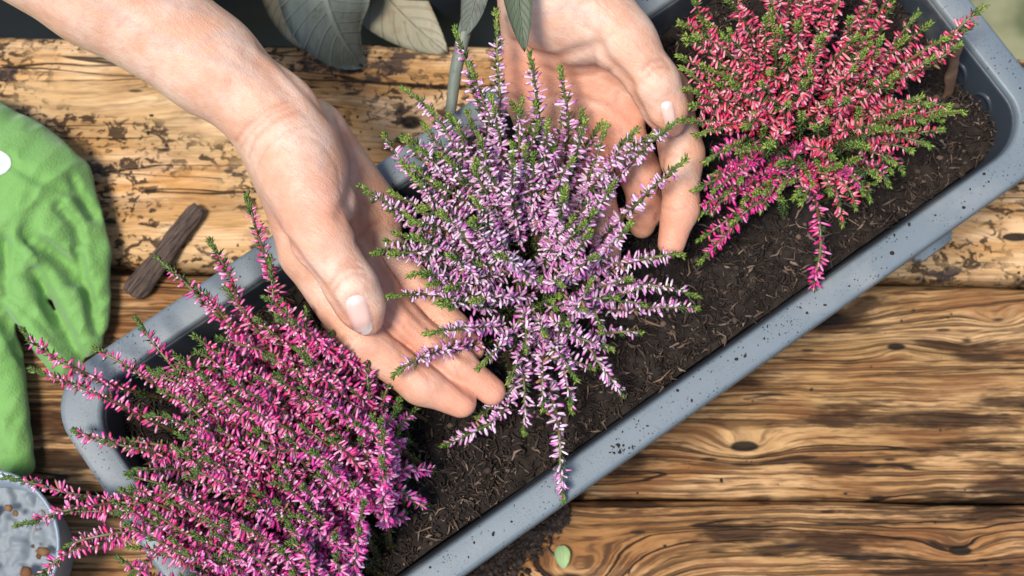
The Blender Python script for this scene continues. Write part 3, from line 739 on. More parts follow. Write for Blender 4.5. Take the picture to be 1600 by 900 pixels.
class Heather:
    def __init__(s, name, label, root, pal, leafcol, tipcol):
        s.root = np.array(root); s.tiplen = 1.0; s.e = tag(empty(name, s.root), label, 'heather', 'potted heathers in the planter')
        s.pal = pal; s.leafcol = leafcol; s.tipcol = tipcol; s.fl = []; s.sp = []
    def spike(s, tip, lift=.03, start=.35, green=.10, bow=.0, base_shift=.25, dens=1.0, flowers=True, name='flower_spike', leafk=1.0, pal=None, root=None):
        tip = np.asarray(tip); h = tip-s.root
        r0 = s.root + np.array([h[0]*base_shift*rng.uniform(.5, 1.1), h[1]*base_shift*rng.uniform(.5, 1.1), 0])+np.append(rng.normal(0, .006, 2), 0)
        if root is not None: r0 = np.array(root)
        r0[2] = soil_h(np.array(r0[0]), np.array(r0[1]))-.001
        side = np.array([-h[1], h[0], 0]); ctl = r0*.45+tip*.55+np.array([0, 0, lift])+side*bow
        n = 22; t = np.linspace(0, 1, n)[:, None]
        P = (1-t)**2*r0+2*t*(1-t)*ctl+t*t*tip
        P += .0016*np.stack([vnoise(P*1.0+k*7.7, 55) for k in range(3)], 1)*t*2
        seg = np.linalg.norm(np.diff(P, axis=0), axis=1); L = seg.sum(); arc = np.concatenate([[0], np.cumsum(seg)])/L
        def at(u): return np.stack([np.interp(u, arc, P[:, k]) for k in range(3)], -1)
        T_ = nrm(np.gradient(P, axis=0))
        def tan(u): return nrm(np.stack([np.interp(u, arc, T_[:, k]) for k in range(3)], -1))
        V0, F0 = tube(P, np.linspace(.0011, .00045, n), 5)
        sc0 = np.where(np.repeat(np.linspace(0, 1, n), 5)[:, None] < start+.25, np.array([.16, .085, .045]), np.array([.20, .19, .06]))*(.7+.6*rng.random())
        # needles
        nl = int(L/.00066*leafk)
        u = rng.random(nl); u = np.concatenate([u, 1-green*1.1*rng.random(int(40*leafk))**1.1])
        pos = at(u); tg = tan(u); az = rng.normal(size=pos.shape); az = nrm(az-(az*tg).sum(1)[:, None]*tg)
        ang = np.where(u > 1-green, rng.uniform(.25, 1.0, len(u)), rng.uniform(.6, 1.3, len(u)))[:, None]
        D = tg*np.cos(ang)+az*np.sin(ang); ln = np.where(u > 1-green, rng.uniform(.0018, .0031, len(u)), rng.uniform(.0024, .0044, len(u)))
        wid = np.where(u > 1-green, ln*1.9, ln*1.2)
        LV = place(NV, pos, frames(D), np.stack([wid, wid, ln], 1)).reshape(-1, 3)
        LF = (NT[None]+(np.arange(len(u))*6)[:, None, None]).reshape(-1, 3)
        lc = np.asarray(s.leafcol)[rng.choice(len(s.leafcol), len(u))]*(.7+.6*rng.random((len(u), 1)))
        tc = np.asarray(s.tipcol)[rng.choice(len(s.tipcol), len(u))]*(.6+.7*rng.random((len(u), 1)))
        f_ = np.clip((u-(1-green*1.2))/(green*.8), 0, 1)[:, None]; lc = lc*(1-f_)+tc*f_
        V = np.concatenate([V0, LV])-s.root
        me = mesh_arrays(name, V, [F0, LF+len(V0)], np.concatenate([sc0, np.repeat(lc, 6, 0)]), mats=[M_LEAF])
        o = obj(name, me, s.e); s.sp.append(o)
        if flowers:
            u = []
            x = start
            while x < 1-green*.8:
                k = rng.choice([2, 3, 4], p=[.3, .45, .25]); u += [x+rng.normal(0, .0008)/L for _ in range(k)]; x += .00180/L/dens
            u = np.clip(np.array(u), 0, 1)
            if len(u) == 0: return
            pos = at(u); tg = tan(u); az = rng.normal(size=pos.shape)+np.array([0, 0, .25]); az = nrm(az-(az*tg).sum(1)[:, None]*tg)
            ang = rng.normal(1.30, .22, len(u))[:, None]; D = nrm(tg*np.cos(ang)+az*np.sin(ang)+np.array([0, 0, -.10]))
            k = 1-.35*np.clip((u-(1-green*2.5))/(green*2), 0, 1)
            ln = rng.uniform(.0025, .0045, len(u))*k; wd = rng.uniform(.0022, .0037, len(u))*k; bud = rng.random(len(u)) < .16; ln[bud] *= .62; wd[bud] *= .9
            s.fl.append((len(s.sp)-1, pos+az*.0006, frames(D), np.stack([wd, wd, ln], 1), floret_cols(pal or s.pal, len(u))))
    def finish(s):
        # the florets nearest the viewer as single pieces, the rest joined spike by spike
        allz = np.concatenate([f[1][:, 2]-10*((np.abs(f[1][:, 0]) > .21) | (np.abs(f[1][:, 1]) > .115)) for f in s.fl]); cut = np.sort(allz)[-300] if len(allz) > 300 else -1
        variants = []
        for k in range(8):
            variants.append(mesh_arrays('floret', FV, [FQ, FT], floret_cols(s.pal, 1)[0], mats=[M_PETAL]))
        k0 = 0; left = 300
        for (si, pos, Fr, S, C) in s.fl:
            z_ = allz[k0:k0+len(pos)]; k0 += len(pos)
            top = z_ >= cut
            for q in np.where(top)[0]:
                if left <= 0: break
                left -= 1
                o = bpy.data.objects.new('floret', variants[rng.integers(8)])
                m = np.eye(4); m[:3, :3] = Fr[q]*S[q][None, :]; m[:3, 3] = pos[q]-s.root
                o.matrix_local = Matrix(m.tolist()); link(o, s.sp[si])
            r = ~top
            if r.sum():
                V = place(FV, pos[r], Fr[r], S[r]).reshape(-1, 3)-s.root; k = np.arange(r.sum())*nf
                me = mesh_arrays('florets', V, [(FQ[None]+k[:, None, None]).reshape(-1, 4), (FT[None]+k[:, None, None]).reshape(-1, 3)], C[r].reshape(-1, 3), mats=[M_PETAL])
                tag(obj('florets', me, s.sp[si]), kind='stuff')

GREEN = [(.045, .095, .018), (.06, .13, .025), (.035, .075, .018), (.09, .15, .03)]
TIPG = [(.22, .36, .035), (.34, .44, .07), (.14, .30, .035), (.38, .42, .09)]
# ---- lilac heather in the middle
PALC = dict(base=[(.86, .76, .80), (.88, .82, .84), (.80, .54, .68)], mid=[(.66, .16, .47), (.74, .27, .56), (.82, .50, .68), (.58, .10, .41), (.78, .34, .62)], tip=[(.50, .10, .40), (.66, .24, .54), (.82, .66, .76), (.86, .78, .82)])
hc = Heather('heather_plant', 'lilac pink heather in the middle of the planter, held between two hands', W(835, 470, SOIL), PALC, GREEN, TIPG)
outer = [(776, 14, .20, .04), (712, 45, .19, .03), (735, 100, .195, .03), (628, 138, .18, .03), (672, 170, .19, .03), (600, 210, .165, .03), (562, 292, .185, .03), (610, 300, .18, .02), (583, 398, .185, .03), (640, 350, .185, .03),
         (602, 465, .185, .03), (612, 585, .175, .04), (665, 520, .180, .03), (690, 693, .122, .045, .42), (750, 575, .165, .03), (790, 600, .150, .03), (822, 678, .130, .04), (745, 655, .130, .03, .30), (850, 640, .14, .04), (895, 640, .138, .04), (874, 782, .134, .055), (905, 590, .150, .03),
         (974, 622, .128, .05), (958, 548, .150, .03), (1090, 462, .150, .04), (1088, 484, .140, .03), (1072, 400, .165, .04), (1040, 405, .16, .03), (1062, 186, .200, .03), (1068, 250, .195, .03), (1022, 212, .192, .03), (992, 205, .19, .03), (946, 196, .19, .03),
         (914, 186, .195, .03), (880, 104, .19, .03), (830, 84, .20, .03), (818, 150, .20, .03), (770, 150, .20, .03), (860, 190, .20, .03), (880, 300, .20, .02), (960, 290, .195, .02), (700, 250, .195, .02), (655, 235, .19, .02), (690, 330, .20, .02),
         (745, 210, .20, .02), (795, 240, .205, .02), (700, 400, .195, .02), (650, 430, .19, .02), (740, 470, .18, .02), (780, 400, .20, .02), (930, 400, .19, .02), (985, 350, .19, .02)]
for (a, b, z_, lf, *bw) in outer:
    hc.spike(W(a, b, z_), lf, start=rng.uniform(.30, .42), green=rng.uniform(.06, .11), bow=bw[0] if bw else rng.normal(0, .05), dens=1.05)
for k in range(74):
    a = rng.random()*2*math.pi; r = .25+.75*math.sqrt(rng.random())
    cx, cy = 800+r*215*math.cos(a), 325+r*190*math.sin(a)
    if cy > 420 and abs(cx-850) < 130: cy -= 90
    if math.hypot(cx-840, (cy-400)) < 75 or (cx > 955 and 245 < cy < 400): continue
    hc.spike(W(cx, cy, .205-.03*r+rng.normal(0, .006)), rng.uniform(.01, .03), start=rng.uniform(.35, .5), green=rng.uniform(.05, .10), bow=rng.normal(0, .06))
for k in range(46):
    a = rng.random()*2*math.pi; r = 120*math.sqrt(rng.random())
    hc.spike(W(850+r*math.cos(a), 455+.75*r*math.sin(a), .150-.0002*r+rng.normal(0, .006)), .01, flowers=False, name='leafy_shoot', green=.12, leafk=1.3, base_shift=.7)
for (a, b, z_) in ((850, 520, .155), (885, 505, .155), (915, 480, .158), (940, 520, .148), (870, 555, .148), (820, 545, .15), (965, 470, .155), (1010, 478, .145), (1045, 452, .155), (985, 440, .165), (925, 440, .17), (880, 450, .17), (1000, 520, .135), (930, 575, .14)):
    hc.spike(W(a, b, z_), .025, start=.18, green=.07, bow=rng.normal(0, .12), base_shift=.5)
hc.finish()
# ---- magenta heather at the left
PALL = dict(base=[(.84, .50, .66), (.80, .22, .46), (.72, .08, .28)], mid=[(.76, .040, .28), (.82, .06, .34), (.70, .03, .22), (.72, .07, .38), (.86, .20, .46), (.74, .02, .06)], tip=[(.70, .04, .27), (.84, .40, .60), (.60, .02, .20), (.86, .62, .74)])
PALV = dict(base=[(.84, .52, .70), (.80, .27, .54), (.72, .09, .36)], mid=[(.72, .035, .35), (.78, .06, .42), (.66, .03, .28), (.80, .15, .48), (.74, .03, .27)], tip=[(.66, .04, .34), (.82, .40, .64), (.56, .02, .22), (.84, .60, .74)])
hl = Heather('heather_plant', 'dense magenta heather at the left end of the planter, spilling over the rim', W(560, 775, SOIL), PALL, GREEN, [(.14, .24, .035), (.20, .28, .05), (.09, .18, .03)])
outer = [(38, 512, .16, .035), (44, 574, .15, .035), (118, 676, .145, .03), (205, 735, .16, .03), (140, 775, .15, .03), (92, 800, .15, .03), (225, 650, .165, .03), (190, 690, .155, .03), (4, 744, .15, .04), (28, 822, .15, .04), (215, 502, .16, .03), (245, 402, .175, .03), (330, 372, .175, .03), (384, 306, .175, .03), (290, 440, .17, .03),
         (150, 545, .16, .03), (160, 690, .16, .03), (230, 580, .165, .03), (100, 860, .15, .04), (60, 900, .15, .04), (180, 800, .16, .03), (350, 450, .18, .03), (420, 400, .17, .03), (440, 470, .18, .03), (480, 480, .175, .03), (520, 520, .17, .03), (570, 555, .165, .03),
         (612, 590, .155, .03), (640, 690, .14, .04), (672, 735, .13, .05), (660, 790, .128, .05), (600, 760, .15, .04), (575, 842, .14, .04), (556, 880, .145, .04), (640, 655, .14, .05, .35), (628, 800, .128, .05, -.3), (655, 640, .145, .03), (620, 640, .16, .03), (200, 900, .16, .03), (300, 940, .16, .03), (400, 950, .16, .03), (480, 940, .16, .03)]
for (a, b, z_, lf, *bw) in outer:
    hl.spike(W(a, b, z_), lf, base_shift=.55 if a < 420 else .25, pal=PALV if (a > 430 and b > 560) else None, start=rng.uniform(.28, .40), green=rng.uniform(.06, .11), bow=bw[0] if bw else rng.normal(0, .05), dens=1.0)
for k in range(215):                       # leaning side by side to the upper left
    cx, cy = rng.uniform(165, 600), rng.uniform(440, 930)
    if cy < 570-(cx-165)*.50 or (cy > 770 and cx > 600-(cy-770)*.55) or (cx > 440 and cy < cx+40) or (cx < 235 and cy < 740): continue
    dx_, dy_ = 235+rng.normal(0, 25), 120+(700-cy)*.16+rng.normal(0, 25)
    by_ = min(cy+dy_, 985); b_ = W(min(cx+dx_, 650+rng.normal(0, 12)-max(0, by_-740)*.42), by_, SOIL)
    hl.spike(W(cx, cy, .186+rng.normal(0, .007)-.00005*max(0, 300-cx)), lift=rng.uniform(.012, .03), start=rng.uniform(.30, .45), green=rng.uniform(.025, .07), bow=rng.normal(0, .06), leafk=.6,
             pal=PALV if (cx+cy > 1130+rng.normal(0, 60)) else None, root=b_)
for k in range(38):
    a = rng.random()*2*math.pi; r = math.sqrt(rng.random())
    cx, cy = 540+r*105*math.cos(a), 690+r*140*math.sin(a)
    if cy < 700 and cx > 560 and cy < cx: cx -= 40; cy += 50
    hl.spike(W(cx, cy, .175-.03*r+rng.normal(0, .006)), rng.uniform(.015, .03), start=rng.uniform(.30, .45), green=rng.uniform(.03, .07), bow=rng.normal(0, .08), leafk=.62, pal=PALV)
for k in range(30):
    a = rng.random()*2*math.pi; r = 150*math.sqrt(rng.random())
    hl.spike(W(520+r*math.cos(a), 680+r*math.sin(a), .145+rng.normal(0, .006)), .01, flowers=False, name='leafy_shoot', green=.3, leafk=1.4, base_shift=.7)
hl.finish()
# ---- red-pink heather at the right
PALR = dict(base=[(.80, .40, .42), (.68, .09, .14), (.86, .66, .62)], mid=[(.74, .030, .10), (.80, .07, .15), (.66, .016, .09), (.78, .13, .22), (.74, .05, .26), (.76, .04, .18), (.74, .03, .05)], tip=[(.84, .58, .58), (.80, .24, .32), (.62, .02, .08), (.70, .03, .14)])
PALM = dict(base=[(.80, .36, .50), (.72, .09, .30), (.66, .05, .18)], mid=[(.72, .030, .26), (.78, .06, .36), (.66, .02, .17)], tip=[(.66, .03, .26), (.82, .38, .56), (.56, .015, .18)])
hr = Heather('heather_plant', 'crimson pink heather at the right end of the planter, beside the wooden stake', W(1245, 225, SOIL), PALR, GREEN, TIPG)
outer = [(1535, 12, .175, .03), (1520, 40, .17, .03), (1480, 172, .165, .03), (1470, 200, .16, .03), (1445, 190, .17, .03), (1400, 260, .16, .03), (1350, 300, .155, .03), (1318, 350, .135, .04), (1272, 462, .128, .06), (1300, 300, .16, .02), (1240, 310, .16, .03), (1185, 330, .145, .04),
         (1092, 412, .130, .05), (1110, 300, .165, .03), (1085, 345, .150, .03), (1082, 300, .17, .03), (1100, 250, .18, .03), (1075, 140, .19, .03), (1062, 40, .19, .03), (1090, 60, .20, .03), (1120, -20, .20, .03), (1180, -30, .20, .03), (1250, -40, .20, .03), (1330, -40, .20, .03), (1400, -20, .19, .03), (1440, 20, .185, .03), (1460, 90, .18, .03), (1325, 150, .20, .02), (1200, 230, .185, .02), (1160, 200, .19, .02),
         (1075, 60, .20, .02), (1070, 110, .195, .02), (1080, 165, .19, .02), (1130, 310, .155, .02), (1160, 322, .15, .02), (1190, 305, .155, .02), (1110, 335, .145, .02), (1150, 285, .165, .02), (1105, 275, .165, .02), (1230, 285, .165, .02), (1485, 165, .165, .03), (1470, 185, .16, .03), (1455, 165, .175, .03), (1430, 200, .17, .03), (1410, 270, .15, .03), (1365, 310, .145, .03), (1500, 70, .175, .03), (1420, 60, .185, .02), (1060, 90, .19, .03), (1062, 190, .185, .03), (1085, 210, .18, .03), (1078, 330, .155, .03), (1090, 375, .14, .03), (1140, 350, .15, .03), (1215, 300, .17, .03), (1250, 320, .16, .03), (1340, 320, .15, .03), (1390, 290, .155, .03), (1425, 235, .16, .03), (1450, 225, .16, .03), (1440, 150, .175, .03), (1480, 60, .18, .03), (1140, 130, .20, .02), (1130, 60, .20, .02), (1400, 120, .19, .02), (1380, 60, .20, .02), (1365, 200, .185, .02), (1300, 250, .175, .02)]
for (a, b, z_, lf) in outer:
    hr.spike(W(a, b, z_), lf, pal=PALM if (a < 1200 and b > 240) or (b > 250 and rng.random() < .5) else None, start=rng.uniform(.28, .42), green=rng.uniform(.05, .10), bow=rng.normal(0, .05), dens=1.0)
for k in range(52):
    a = rng.random()*2*math.pi; r = math.sqrt(rng.random())
    hr.spike(W(1255+r*205*math.cos(a), 45+r*150*math.sin(a), .205-.03*r+rng.normal(0, .006)), rng.uniform(.01, .03), start=rng.uniform(.42, .58), green=rng.uniform(.035, .08), bow=rng.normal(0, .06), dens=.75)
for k in range(60):
    a = rng.random()*2*math.pi; r = 170*math.sqrt(rng.random())
    hr.spike(W(1260+r*math.cos(a), 190+.8*r*math.sin(a), .152+rng.normal(0, .008)), .01, flowers=False, name='leafy_shoot', green=.3, leafk=1.4, base_shift=.7)
for (a, b) in ((1240, 175), (1200, 235), (1255, 205), (1165, 245), (1125, 245), (1215, 265), (1320, 160), (1345, 215), (1290, 285), (1360, 290), (1085, 30), (1065, 60), (1110, 100), (1140, 90), (1190, 20), (1440, 180), (1475, 175), (1410, 200)):
    [hr.spike(W(a+rng.normal(0, 14), b+rng.normal(0, 10), .192+rng.normal(0, .005)), .02, flowers=False, name='leafy_shoot', green=.28, leafk=1.15, base_shift=.35) for _ in range(1)]
hr.finish()

# ---------------------------------------------------------------- green garden glove
g = N('green_glove_cloth'); p_ = g.coord()
v_ = g.noise(p_, 40, 3); kn_ = g.voro(p_, 900)
g.bump(g.math('ADD', g.math('MULTIPLY', kn_, .5), g.noise(p_, 120, 4)), .5, .0010)
M_GLOVE = g.set(g.mix(g.math('MULTIPLY', g.step(g.noise(p_, 75, 5, .7), .54, .70), .35), g.mix(v_, (.115, .285, .055), (.185, .35, .10)), (.10, .14, .045)), .75, Sheen_Weight=.25, Specular_IOR_Level=.3)
fz = lambda x, y, z_: W(x, y, z_)
s0 = SC(.02)
gcaps = [([(fz(-60, 250, .022), fz(40, 300, .022), 110*s0, 98*s0, .006, up, 1.5), (fz(20, 270, .018), fz(75, 370, .018), 88*s0, 70*s0, .006, up, 1.5), (fz(-60, 300, .024), fz(-10, 420, .022), 90*s0, 60*s0, .008, up, 1.5)], 0, .006),
         ([(fz(95, 300, .026), fz(142, 410, .020), 15*s0, 12*s0), (fz(64, 325, .032), fz(110, 425, .025), 16*s0, 13*s0), (fz(18, 345, .036), fz(66, 450, .027), 18*s0, 14*s0), (fz(128, 268, .018), fz(163, 390, .015), 15*s0, 12*s0), (fz(-20, 330, .036), fz(10, 440, .028), 18*s0, 14*s0), (fz(20, 225, .022), fz(105, 270, .018), 16*s0, 12*s0)], .006, .004),
         ([(fz(112, 320, .018), fz(147, 400, .014), 34*s0, 26*s0, .004, up, 1.1), (fz(147, 400, .014), fz(151, 506, .011), 27*s0, 20*s0, .004, up, 1.1)], .002, .004),
         ([(fz(60, 345, .024), fz(92, 430, .019), 40*s0, 34*s0, .004, up, 1.1), (fz(92, 430, .019), fz(134, 530, .012), 35*s0, 29*s0, .004, up, 1.1)], .0016, .004),
         ([(fz(10, 380, .026), fz(40, 470, .020), 36*s0, 34*s0, .004, up, 1.1), (fz(40, 470, .020), fz(100, 558, .012), 36*s0, 31*s0, .004, up, 1.1)], .0016, .004),
         ([(fz(-30, 430, .022), fz(2, 560, .014), 38*s0, 34*s0, .004, up, 1.1), (fz(2, 560, .014), fz(26, 722, .011), 34*s0, 28*s0, .004, up, 1.1)], .0016, .004)]
f = Field(W(-190, 770, 0)-np.array([0, .01, .002]), W(200, 160, 0)+np.array([0, .01, .055]), .0011)
for caps, k, kin in gcaps: f.group(caps, k, kin)
V, Q = f.mesh(); bv = BVHTree.FromPolygons([Vector(v) for v in V], [tuple(q) for q in Q])
for pts, depth, width in (([(120, 390), (130, 430), (140, 475), (151, 518)], .010, .0026), ([(50, 425), (80, 480), (112, 540), (122, 566)], .013, .0042), ([(-5, 490), (18, 520), (44, 566)], .012, .004), ([(75, 388), (92, 402), (112, 432)], .014, .0045), ([(112, 280), (128, 312), (146, 340)], .0060, .0030), ([(92, 322), (116, 350), (124, 375)], .0075, .0032), ([(42, 365), (72, 388), (104, 412), (112, 430)], .0110, .0036), ([(20, 258), (60, 280), (110, 300)], .0034, .0034), ([(0, 380), (8, 410), (4, 440)], .008, .0035), ([(60, 320), (40, 360), (25, 420)], .003, .004), ([(10, 460), (60, 500), (100, 545)], .003, .003)):
    P = []
    for a, b in zip(pts[:-1], pts[1:]):
        for t in np.linspace(0, 1, 6):
            q, _ = ray_hit(bv, a[0]+(b[0]-a[0])*t, a[1]+(b[1]-a[1])*t)
            if q is not None: P.append(q)
    if len(P) > 1: f.groove(P, depth, width*.75, True)
V, Q = f.mesh(); V[:, 2] = np.maximum(V[:, 2], .0016)
V[:, 2] += (.0030*(.5-np.abs(fnoise(V@np.array([[.8, .6, 0], [-.6, .8, 0], [0, 0, 1]])*np.array([1.9, .75, .4]), 62, 2))*2.2))*np.clip(V[:, 2]/.012, 0, 1)
V += .0012*np.stack([fnoise(V+k*5, 70, 2) for k in range(3)], 1)
glove = tag(obj('garden_glove', mesh_arrays('garden_glove', V, Q, mats=[M_GLOVE])), 'crumpled bright green cloth garden glove lying on the far plank', 'glove')
bv = BVHTree.FromPolygons([Vector(v) for v in V], [tuple(q) for q in Q])
M_WHITE = N('white_print').set((.58, .60, .58), .6)
Vn = []
for i_ in range(9):
    for k in range(9):
        q, no = ray_hit(bv, -14+32*(i_-4)/4*math.sqrt(1-((k-4)/4)**2*.5), 255+21*(k-4)/4*math.sqrt(1-((i_-4)/4)**2*.5))
        Vn.append((q if q is not None else Vn[-1])+(no*.0006 if no is not None else 0))
Vn = np.array(Vn); idx = np.arange(81).reshape(9, 9)
F = np.stack([idx[:-1, :-1], idx[1:, :-1], idx[1:, 1:], idx[:-1, 1:]], -1).reshape(-1, 4)
obj('label_patch', mesh_arrays('label_patch', Vn, F, mats=[M_WHITE]), glove)

# ---------------------------------------------------------------- weathered sticks
g = N('weathered_stick_wood'); p_ = g.coord()
n_ = g.noise(g.mapping(g.mapping(p_, rot=(0, 0, R(-52))), (90, 1300, 500)), 1, 5, .7)
g.bump(n_, 1.0, .002); M_STICK = g.set(g.mix(g.step(n_, .35, .65), (.022, .014, .011), (.17, .11, .08)), .9)
def bar(name, a, b, wa, wb, th, mat, seed, n=26):
    a, b = np.array(a), np.array(b); d = nrm(b-a); s_ = nrm(np.cross(d, up)); u_ = np.cross(s_, d)
    V = []; m = 12
    for i_ in range(n):
        t = i_/(n-1); c = a+(b-a)*t; wd = (wa+(wb-wa)*t)*(1-.35*(abs(2*t-1)**12))
        for k in range(m):
            an = 2*math.pi*k/m; ca, sa = math.cos(an), math.sin(an); sq = (abs(ca)**8+abs(sa)**8)**-.125
            V.append(c+s_*wd*ca*sq+u_*th*sa*sq)
    V = np.array(V); V += .0020*np.stack([fnoise(V+seed+k*3, 90, 3) for k in range(3)], 1)
    i_ = np.arange(n*m).reshape(n, m); j_ = np.roll(i_, -1, 1)
    F = np.stack([i_[:-1], j_[:-1], j_[1:], i_[1:]], -1).reshape(-1, 4)
    V = np.concatenate([V, [a, b]]); e0 = np.stack([j_[0], i_[0], np.full(m, n*m)], 1); e1 = np.stack([i_[-1], j_[-1], np.full(m, n*m+1)], 1)
    c0 = (a+b)/2; c0[2] = 0 if a[2] < .05 else a[2]
    o = obj(name, mesh_arrays(name, V-c0, [F, np.concatenate([e0, e1])], mats=[mat])); o.location = c0
    return o
tag(bar('wood_stick', W(312, 325, .006), W(205, 462, .006), 14*SC(0), 19*SC(0), .0028, M_STICK, 2), 'short flat dark weathered stick lying between the green glove and the planter', 'stick')
g = N('brown_stake_wood'); p_ = g.coord(); n_ = g.noise(g.mapping(p_, (500, 120, 300)), 1, 4, .6)
M_STAKE = g.set(g.mix(n_, (.07, .035, .02), (.24, .13, .075)), .7)
tag(bar('wooden_stake', W(1478, 165, .100), W(1498, 62, .150), .0022, .0026, .0012, M_STAKE, 5), 'thin brown wooden stake stuck in the soil at the right end of the planter', 'stake')

# ---------------------------------------------------------------- metal pot at the lower left
g = N('galvanised_metal'); p_ = g.coord()
n_ = g.voro(p_, 130, out=1); 
M_ZINC = g.set(g.mix(g.noise(p_, 90, 3), (.17, .215, .26), (.26, .31, .36)), .45, Metallic=.2)
pc = W(-32, 856, .060); pr = 122*SC(.06)
pot = tag(empty('metal_pot', (pc[0], pc[1], 0)), 'small pale grey metal pot with a rolled rim in the lower left corner', 'pot')
def lathe(name, prof, mat, parent, n=56, cap=None):
    V = []; F = []
    for (r, z_) in prof:
        for k in range(n): a = 2*math.pi*k/n; V.append((r*math.cos(a), r*math.sin(a), z_))
    for i_ in range(len(prof)-1):
        for k in range(n): F.append((i_*n+k, i_*n+(k+1) % n, (i_+1)*n+(k+1) % n, (i_+1)*n+k))
    T = []
    if cap:
        V.append((0, 0, prof[-1][1])); T = [((len(prof)-1)*n+k, (len(prof)-1)*n+(k+1) % n, len(V)-1) for k in range(n)]
    return obj(name, mesh_arrays(name, np.array(V), [np.array(F)]+([np.array(T)] if cap else []), mats=[mat]), parent)
lathe('body', [(pr*.80, .001), (pr*.82, .003), (pr*.965, .056), (pr*.955, .057), (pr*.80, .006), (pr*.79, .005)], M_ZINC, pot, cap=True)
lathe('rim', [(pr*(.97+.03*math.cos(a)), .0575+.0016*math.sin(a)) for a in np.linspace(0, 2*math.pi, 11)], M_ZINC, pot)
# pale crumpled lining with bark bits at the bottom
n_ = 60; xs = np.linspace(-1, 1, n_); X, Y = np.meshgrid(xs, xs, indexing='ij'); r_ = np.hypot(X, Y); a_ = np.arctan2(Y, X); rr = np.maximum(np.abs(X), np.abs(Y))
X, Y = rr*np.cos(a_)*pr*.84, rr*np.sin(a_)*pr*.84
Zq = .018+.006*np.abs(fnoise(np.stack([X, Y, X*0], -1), 120, 3))*2
idx = np.arange(n_*n_).reshape(n_, n_); F = np.stack([idx[:-1, :-1], idx[1:, :-1], idx[1:, 1:], idx[:-1, 1:]], -1).reshape(-1, 4)
lo_ = obj('crumpled_sheet', mesh_arrays('crumpled_sheet', np.stack([X, Y, Zq], -1).reshape(-1, 3), F, smooth=False, mats=[N('pale_sheet').set((.20, .225, .25), .75)])); lo_.location = (pc[0], pc[1], 0)
tag(lo_, 'pale grey crumpled sheet lying inside the small metal pot', 'sheet')
P = np.array([(pc[0]+pr*.6*math.cos(a)*r, pc[1]+pr*.6*math.sin(a)*r, .028) for a, r in zip(rng.random(14)*6.28, .2+.8*rng.random(14))])
V, F, C = crumbs(P, .0006+.0030*rng.random(14)**2, [(.16, .07, .03), (.10, .045, .02), (.22, .11, .05)])
tag(obj('bark_bits', mesh_arrays('bark_bits', V, [F], C, mats=[M_SOIL])), 'brown bark bits on the sheet in the metal pot', kind='stuff')

# ---------------------------------------------------------------- leaves and beige fabric pieces
def leaf_mat(name, a, b, vein):
    g = N(name); p_ = g.coord('UV'); q = g.coord()
    st = g.noise(g.mapping(q, (160, 30, 60)), 1, 4, .6)
    c = g.mix(st, a, b); t_, v_, _z = g.sep(g.attr())
    rib = g.step(v_, .09, .03); sv = g.math('SINE', g.math('SUBTRACT', g.math('MULTIPLY', t_, 75), g.math('MULTIPLY', v_, 13)))
    vn = g.math('MAXIMUM', rib, g.math('MULTIPLY', g.step(sv, .80, .98), .6))
    c = g.mix(g.math('MULTIPLY', vn, vein), c, tuple(min(1, q_*1.7) for q_ in b))
    bl = g.noise(q, 140, 4, .65); c = g.mix(g.math('MULTIPLY', g.step(bl, .56, .68), .5), c, (a[0]*1.1, a[1]*.75, a[2]*.6))
    g.bump(g.math('ADD', st, g.math('MULTIPLY', vn, -.8)), .8, .0012)
    return g.set(c, .55, Specular_IOR_Level=.4)
def leaf(name, spine, half, mat, nvec=(0, 0, 1), cup=.25, wave=.0, thick=.0005, seed=0, power=.8, tipw=0.0):
    """leaf along a spine of 3D points with thickness"""
    sp_ = np.array(spine, float); n = 26; t = np.linspace(0, 1, n); k = np.linspace(0, 1, len(sp_))
    if len(sp_) == 3:
        P = ((1-t)**2)[:, None]*sp_[0]+(2*t*(1-t))[:, None]*(2*sp_[1]-.5*sp_[0]-.5*sp_[2])+(t*t)[:, None]*sp_[2]
    else: P = np.stack([np.interp(t, k, sp_[:, i_]) for i_ in range(3)], 1)
    T_ = nrm(np.gradient(P, axis=0)); s_ = nrm(np.cross(T_, np.array(nvec))); u_ = np.cross(s_, T_)
    wv = half*np.maximum(np.sin(np.pi*t**power), 0)**.75*(1-tipw)+half*tipw*(1-t**6); m = 9
    rows = []
    for j_ in range(m):
        v = j_/(m-1)*2-1
        rows.append(P+s_*(wv*v)[:, None]+u_*(wv*cup*(.5*v*v+.5*abs(v))+wave*np.sin(t*17+v*3+seed)*np.abs(v)*half)[:, None])
    A = np.stack(rows, 1); B = A-u_[:, None]*thick
    V = np.concatenate([A.reshape(-1, 3), B.reshape(-1, 3)]); idx = np.arange(n*m).reshape(n, m); nb = n*m
    F = np.stack([idx[:-1, :-1], idx[1:, :-1], idx[1:, 1:], idx[:-1, 1:]], -1).reshape(-1, 4)
    ed = np.concatenate([idx[:, 0], idx[-1, 1:], idx[-2::-1, -1], idx[0, -2:0:-1]]); e2 = np.roll(ed, -1)
    me = mesh_arrays(name, V, [np.concatenate([F, F[:, ::-1]+nb, np.stack([ed, e2, e2+nb, ed+nb], 1)])], np.tile(np.stack([np.repeat(t, m), np.tile(np.abs(np.linspace(-1, 1, m)), n), np.zeros(n*m)], 1), (2, 1)), mats=[mat])
    return me
M_GREY = leaf_mat('grey_green_leaf', (.050, .062, .050), (.17, .19, .155), .18)
M_BEIGE = leaf_mat('beige_piece', (.20, .18, .11), (.30, .27, .185), 0.0)  # beige fabric modelled with the leaf outline, no veins
M_DKLEAF = leaf_mat('dull_green_leaf', (.045, .060, .030), (.085, .105, .055), .3)
M_LIME = leaf_mat('fresh_green_leaf', (.24, .36, .14), (.34, .46, .22), .3)
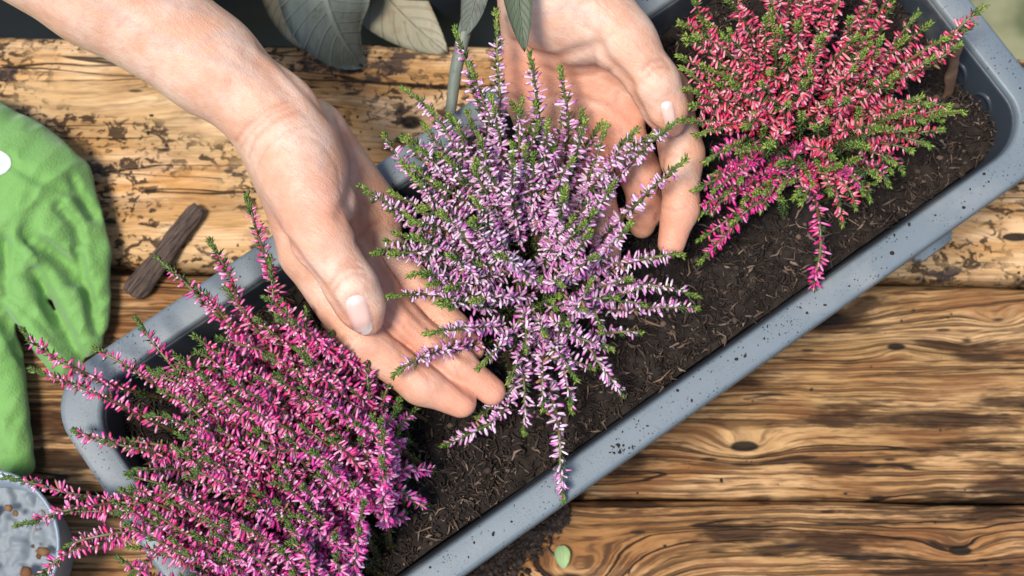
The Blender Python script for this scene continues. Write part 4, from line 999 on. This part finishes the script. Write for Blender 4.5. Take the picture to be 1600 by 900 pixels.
tag(obj('grey_leaf', leaf('grey_leaf', [W(500, -120, .045), W(512, 10, .040), W(568, 104, .004)], 74*SC(.03), M_GREY, cup=-.25, wave=.05, tipw=.3)), 'broad striped grey green leaf lying over the far table edge', 'leaf')
tag(obj('beige_piece', leaf('beige_piece', [W(425, -90, -.02), W(442, -10, -.004), W(474, 78, .003)], 36*SC(0), M_BEIGE, cup=.2, tipw=.6)), 'narrow beige strip left of the grey leaf', 'leaf')
tag(obj('beige_piece', leaf('beige_piece', [W(530, -120, .000), W(596, -10, .004), W(700, 84, .003)], 62*SC(0), M_BEIGE, cup=.12, tipw=.1)), 'wide pointed beige piece of fabric right of the grey leaf', 'leaf')
sprig = tag(empty('leafy_sprig', W(745, -60, .17)), 'out of focus grey green sprig hanging behind the tallest lilac spikes', 'sprig')
sprig_o = np.array(sprig.location)
def sub(name, me, par, o):
    n = len(me.vertices); a = np.empty(n*3, np.float32); me.vertices.foreach_get('co', a); a = a.reshape(-1, 3)-o; me.vertices.foreach_set('co', a.ravel().astype(np.float32)); me.update()
    return obj(name, me, par)
Pst = np.array([W(760, -60, .155), W(728, 40, .150), W(712, 110, .145), W(704, 175, .138)]); tt = np.linspace(0, 1, 14)
Pst = np.stack([np.interp(tt, np.linspace(0, 1, 4), Pst[:, i_]) for i_ in range(3)], 1)
Vt, Ft = tube(Pst, np.linspace(.0034, .0024, 14), 8)
sub('stem', mesh_arrays('stem', Vt, Ft, mats=[M_GREY]), sprig, sprig_o)
sub('leaf', leaf('leaf', [W(742, -70, .165), W(742, -5, .160), W(722, 60, .150)], 22*SC(.16), M_GREY, cup=.2, tipw=.2), sprig, sprig_o)
lf_ = sub('leaf', leaf('leaf', [W(800, -90, .225), W(808, -10, .222), W(820, 82, .215)], 24*SC(.22), M_DKLEAF, cup=.2, tipw=.15), sprig, sprig_o)
lf_['label'] = 'dark green narrow leaf hanging in front of the palm'
tag(obj('green_leaf', leaf('green_leaf', [W(877, 852, .003), W(879, 870, .0042), W(881, 889, .003)], 12*SC(0), M_LIME, cup=.25)), 'tiny pale green oval leaf on the spilled soil at the bottom', 'leaf')
